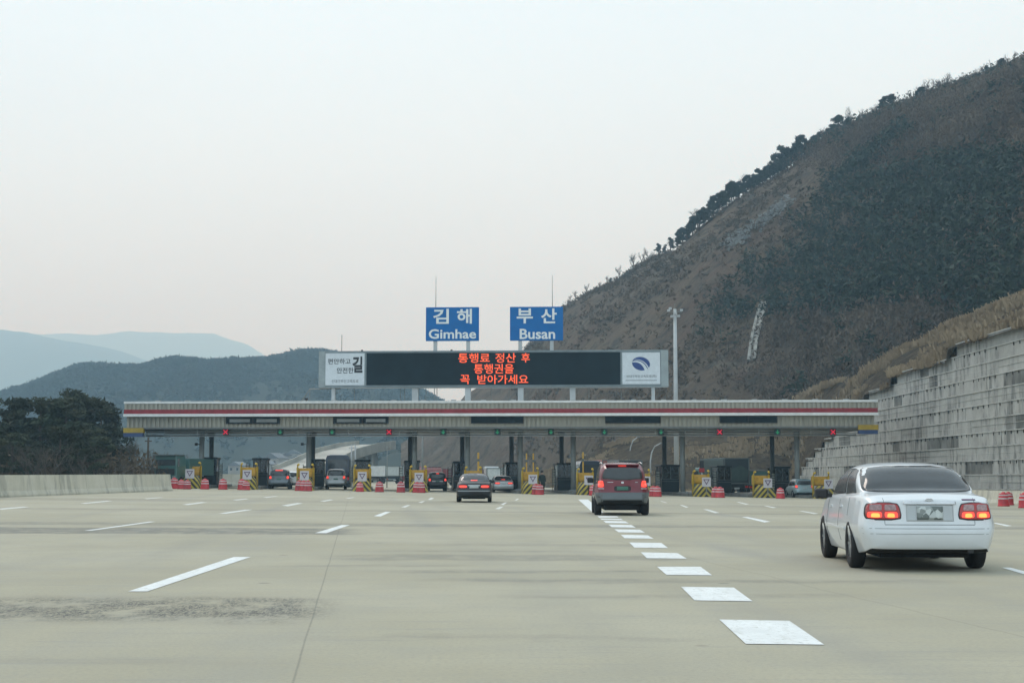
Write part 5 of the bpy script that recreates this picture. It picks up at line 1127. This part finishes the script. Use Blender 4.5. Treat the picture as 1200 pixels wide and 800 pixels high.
# --- boxes: bus, trucks
def bus(name, label, u, D, w, h, L_, pnt, rz):
    o = empty(name, g(u, D), rz, label, 'bus'); b = MB(); pr = [(-w/2, .45), (-w/2, h*.55), (-w/2*.97, h-.35), (-w/2*.86, h-.06), (-w*.3, h), (w*.3, h), (w/2*.86, h-.06), (w/2*.97, h-.35), (w/2, h*.55), (w/2, .45)]; b.prism(pr, 0, L_); b.build('body', M[pnt], o, bevel=.05)
    b = MB(); b.box(-w*.40, w*.40, -.03, -.002, h*.60, h*.86); b.build('rear_window', M['glass'], o); 
    for k in range(3): b = MB(); b.box(-w*.38, w*.38, -.035, -.003, h*.30+k*.18, h*.30+k*.18+.05); b.build('grille_bar', M['boothtrim'], o)
    for s in (-1, 1):
        for k in range(5): b = MB(); b.box(s*(w/2-.01)-.02, s*(w/2-.01)+.02, .6+k*(L_-1.2)/5, .5+(k+1)*(L_-1.2)/5, h*.55, h*.82); b.build('side_window', M['glass'], o)
        b = MB(); b.box(s*w*.44-.08, s*w*.44+.08, -.04, -.004, .75, 1.1); b.build('tail_lamp', M['tail'], o)
        for y in (1.8, L_-2): wheel(o, s*(w/2-.15), y, .48, .28, False)
    return o
bus('coach', 'dark coach with rounded roof directly beyond the silver van', 395.5, 146, 2.42, 3.25, 10, 'navy_paint', IA)
def truck(name, label, u, D, w, h, L_, pnt, rz, cab='white_paint', z0=1.05, corr=False, cabh=2.6, doors=True, cat='truck', lamps=True):
    o = empty(name, g(u, D), rz, label, cat); b = MB()
    b.box(-w/2, w/2, 0, L_, z0, h)
    if corr:
        y = .2
        while y < L_-.2: b.box(-w/2-.03, w/2+.03, y, y+.16, z0+.12, h-.12); y += .34
        x = -w/2+.12
        while x < w/2-.12: b.box(x, x+.1, -.035, .02, z0+.1, h-.1); x += .24
    b.build('cargo_box', M[pnt], o, bevel=.02)
    b = MB()
    for x in (-w/2+.03, w/2-.03): b.box(x-.05, x+.05, -.05, -.002, z0, h)
    for z in (z0+.06, h-.06): b.box(-w/2+.08, w/2-.08, -.05, -.002, z-.05, z+.05)
    b.build('door_frame', M['boothtrim'], o)
    if doors:
        for x in (-.22, -.03, .03, .22): b = MB(); b.tube([(x*w, -.06, z0+.05), (x*w, -.06, h-.05)], .018, 5); b.build('lock_bar', M['steel'], o)
    b = MB(); b.box(-w*.32, w*.32, .1, L_+1.0, z0-.35, z0-.01); b.box(-w*.46, w*.46, .02, .12, .5, .62); b.build('chassis', M['underside'], o)
    b = MB(); b.prism([(-w*.47, .55), (-w*.48, 1.5), (-w*.43, cabh), (w*.43, cabh), (w*.48, 1.5), (w*.47, .55)], L_+.25, L_+2.1); cb = b.build('cab', M[cab], o, bevel=.06)
    b = MB(); b.box(-w*.42, w*.42, L_+2.1, L_+2.13, 1.45, cabh-.25); b.build('windscreen', M['glass'], cb)
    for s in (-1, 1):
        b = MB(); b.box(s*w*.48-.015, s*w*.48+.015, L_+.9, L_+1.9, 1.5, cabh-.35); b.build('side_window', M['glass'], cb)
        for y in (1.1, 2.2, L_+1.2): wheel(o, s*(w/2-.18), y, .48, .3, False)
        if lamps: b = MB(); b.box(s*w*.40-.14, s*w*.40+.14, -.02, .10, .66, .80); b.build('tail_lamp', M['tail'], o)
    b = MB(); b.box(-.25, .25, -.01, .02, .50, .66); b.build('plate', M['plate_white'], o)
    return o
def z_at(u, py, D): return P(u, py, D).z
tr = truck('box_truck', 'large dark green box truck with pale plate waiting right of the light mast', 863.5, 138, 2.45, z_at(863, 536.3, 138)+.35, 7.5, 'darkbox_paint', R(10.5), 'green_paint', z0=1.0, doors=False)
b = MB(); hgt = z_at(863, 536.3, 138)+.35
b.box(-1.25, -1.2262, .3, 7.4, 1.05, hgt-.03); b.build('side_panel', M['greenbox_paint'], tr)
b = MB(); b.prism([(-1.0, 1.5), (-.55, 1.2), (1.0, 1.35), (1.15, 2.3), (.4, 2.75), (-.9, 2.3)], -.06, -.01); b.build('tarpaulin_flap', M['greenbox_paint'], tr)
truck('white_truck', 'white box van with blank rear beyond the silver sedan', 580, 175, 2.0, z_at(580, 548.3, 175)+.0, 4.5, 'cargo_white', IA, z0=.9, doors=False)
truck('white_trailer', 'white trailer crossing beyond the fourth lane', 462.5, 235, 3.3, z_at(460, 548, 235), 8, 'cargo_white', R(30), z0=1.2, doors=False)
truck('blue_truck', 'blue cargo truck left of the white trailer', 443, 260, 2.3, z_at(443, 550, 260), 6, 'cargo_blue', R(12), 'cargo_blue', z0=1.0)
truck('container_truck', 'truck with dull red ribbed container right of the white trailer', 509, 240, 2.5, z_at(509, 547.6, 240), 9, 'cargo_red', R(30), 'cargo_red', z0=1.1, corr=True)
truck('container_truck', 'second dull red ribbed container truck, nearer the black sedan', 527, 215, 2.5, z_at(527, 549.5, 215), 8, 'cargo_red', R(24), 'cargo_red', z0=1.1, corr=True)
truck('container_truck', 'orange red container truck seen over the left roof edge of the maroon suv', 716, 160, 1.9, z_at(716, 536.4, 160), 6, 'cargo_orange', R(6), 'cargo_orange', z0=1.1, corr=True)
truck('covered_truck', 'truck with dark brown covered box seen over the maroon suv roof', 739, 150, 2.45, z_at(739, 536.6, 150), 7, 'darkbox_paint', R(6), 'navy_paint', z0=1.1, doors=False)
bus('minibus', 'dark navy minibus between the eighth island and the maroon suv', 692, 140, 2.1, z_at(692, 538, 140)-.0, 6, 'navy_paint', IA)
truck('flatbed_truck', 'dark truck with low box right of the large green box truck', 889, 140, 1.9, z_at(889, 546, 140), 5, 'green_paint', R(8), 'navy_paint', z0=.9, doors=False, cabh=2.4)
# green lorry coming the other way behind the left wall: cab toward us
w = g(193.5, 112); o = empty('green_lorry', Vector((w.x, w.y, w.z)), R(-9), 'dark green lorry cab facing the camera behind the end of the left concrete wall', 'truck'); zt2 = z_at(193, 533.5, 112)-w.z
b = MB(); b.prism([(-.92, .6), (-.95, 1.7), (-.86, zt2), (.86, zt2), (.95, 1.7), (.92, .6)], 0, 1.9); cb = b.build('cab', M['green_paint'], o, bevel=.08); b = MB(); b.box(-.80, .80, -.03, -.003, 1.75, zt2-.32); b.build('windscreen', M['glass'], cb); b = MB(); b.box(-.9, .9, -.35, 1.7, zt2+.0, zt2+.08); b.build('sun_visor', M['boothtrim'], cb)
b = MB(); b.box(-.75, .75, -.035, -.003, 1.05, 1.5); b.build('grille', M['black'], cb); b = MB(); b.box(-1.1, 1.1, 2.1, 7.5, 1.0, zt2-.2); b.build('cargo_box', M['green_paint'], o, bevel=.03)
for s in (-1, 1):
    b = MB(); b.box(s*.7-.13, s*.7+.13, -.05, -.004, .75, .95); b.build('headlamp', M['rim'], cb); b = MB(); b.box(s*1.1-.06, s*1.1+.06, -.1, .0, 1.7, 2.25); b.build('mirror', M['chrome'], cb)
    for y in (.9, 5.8): wheel(o, s*.85, y, .45, .28, False)
# ================================================================== PERSON
def person(loc, label, rz=0):
    me = bpy.data.meshes.new('person'); V = [(0, 0, .92), (0, 0, 1.15), (0, .01, 1.38), (0, 0, 1.50), (0, 0, 1.60), (0, -.01, 1.72), (.11, 0, .88), (.13, 0, .48), (.13, .03, .08), (.13, -.12, .04), (-.11, 0, .88), (-.12, 0, .48), (-.12, .03, .08), (-.12, -.12, .04), (.20, 0, 1.40), (.27, .02, 1.12), (.24, -.16, .95), (-.20, 0, 1.40), (-.28, .02, 1.12), (-.25, -.12, .92)]
    E_ = [(0, 1), (1, 2), (2, 3), (3, 4), (4, 5), (0, 6), (6, 7), (7, 8), (8, 9), (0, 10), (10, 11), (11, 12), (12, 13), (2, 14), (14, 15), (15, 16), (2, 17), (17, 18), (18, 19)]
    rad = [.20, .22, .22, .09, .075, .095, .13, .095, .06, .05, .13, .095, .06, .05, .11, .085, .05, .11, .085, .05]
    me.from_pydata(V, E_, []); o = bpy.data.objects.new('person', me); COL.objects.link(o); me.materials.append(M['cloth_dark'])
    s = o.modifiers.new('s', 'SKIN'); me.skin_vertices.new() if not me.skin_vertices else None
    for i, r_ in enumerate(rad): me.skin_vertices[0].data[i].radius = (r_, r_*.85)
    me.skin_vertices[0].data[0].use_root = True; o.modifiers.new('u', 'SUBSURF').levels = 2
    dg = bpy.context.evaluated_depsgraph_get(); m2 = bpy.data.meshes.new_from_object(o.evaluated_get(dg)); o.modifiers.clear(); o.data = m2
    m2.materials.clear(); m2.materials.append(M['cloth_dark']); m2.materials.append(M['skin'])
    for p in m2.polygons: p.use_smooth = True; p.material_index = 1 if (p.center.z > 1.52 or (abs(p.center.x) > .2 and p.center.z < .97)) else 0
    h = MB(); h.lathe([(0, .13), (.07, .115), (.11, .06), (.118, 0), (.11, -.05), (.095, -.07)], 14, 0, Matrix.Translation((0, .035, 1.735))); h.build('hair', M['hair'], o)
    c = MB(); c.lathe([(.09, 1.53), (.20, 1.43), (.235, 1.15), (.25, .90), (.27, .62), (.25, .60)], 18, 0, Matrix.Diagonal((1, .75, 1, 1))); c.build('coat', M['cloth_dark'], o)
    for hx, hy, hz_ in ((.24, -.17, .93), (-.25, -.13, .90)):
        f = MB(); f.tube([(hx, hy, hz_+.03), (hx, hy-.02, hz_-.03), (hx, hy-.03, hz_-.06)], [.026, .036, .030], 8)
        for q in range(4): ox = (q-1.5)*.019; L_ = (.062, .074, .070, .054)[q]; f.tube([(hx+ox, hy-.03, hz_-.05), (hx+ox, hy-.045, hz_-.05-L_*.6), (hx+ox, hy-.035, hz_-.05-L_)], [.0095, .0085, .007], 6)
        s_ = -1 if hx > 0 else 1; f.tube([(hx+s_*.03, hy-.02, hz_-.01), (hx+s_*.052, hy-.045, hz_-.04), (hx+s_*.048, hy-.055, hz_-.07)], [.012, .010, .008], 6); f.build('hand', M['skin'], o)
    nb = MB(); nb.tube([(0, -.095, 1.70), (0, -.118, 1.672)], [.010, .016], 6)
    nb.build('nose', M['skin'], o)
    for s_ in (-1, 1): e = MB(); e.lathe([(0, .008), (.010, .004), (.012, 0), (.010, -.004), (0, -.008)], 8, 0, Matrix.Translation((s_*.034, -.090, 1.71))); e.build('eye', M['hair'], o)
    o.location = loc; o.rotation_euler = (0, 0, rz); tag(o, label, 'person'); return o
person(g(635.3, 114), 'person in a dark coat standing beside the red drum right of the silver sedan', R(30))
# ================================================================== AIR
hz = MB(); hz.box(-7800, 7800, -70, 7990, -60, 900); ho = hz.build('haze', [])
mh = bpy.data.materials.new('haze_air'); mh.use_nodes = True; n = mh.node_tree; n.nodes.clear()
out = n.nodes.new('ShaderNodeOutputMaterial'); pv = n.nodes.new('ShaderNodeVolumePrincipled')
pv.inputs['Color'].default_value = (.48, .77, 1.0, 1); pv.inputs['Absorption Color'].default_value = (1, 1, 1, 1); pv.inputs['Density'].default_value = HAZE; pv.inputs['Anisotropy'].default_value = .2
n.links.new(pv.outputs[0], out.inputs['Volume']); ho.data.materials.append(mh); tag(ho, 'pale bluish haze lying between the road and the hills', 'haze', kind='stuff')
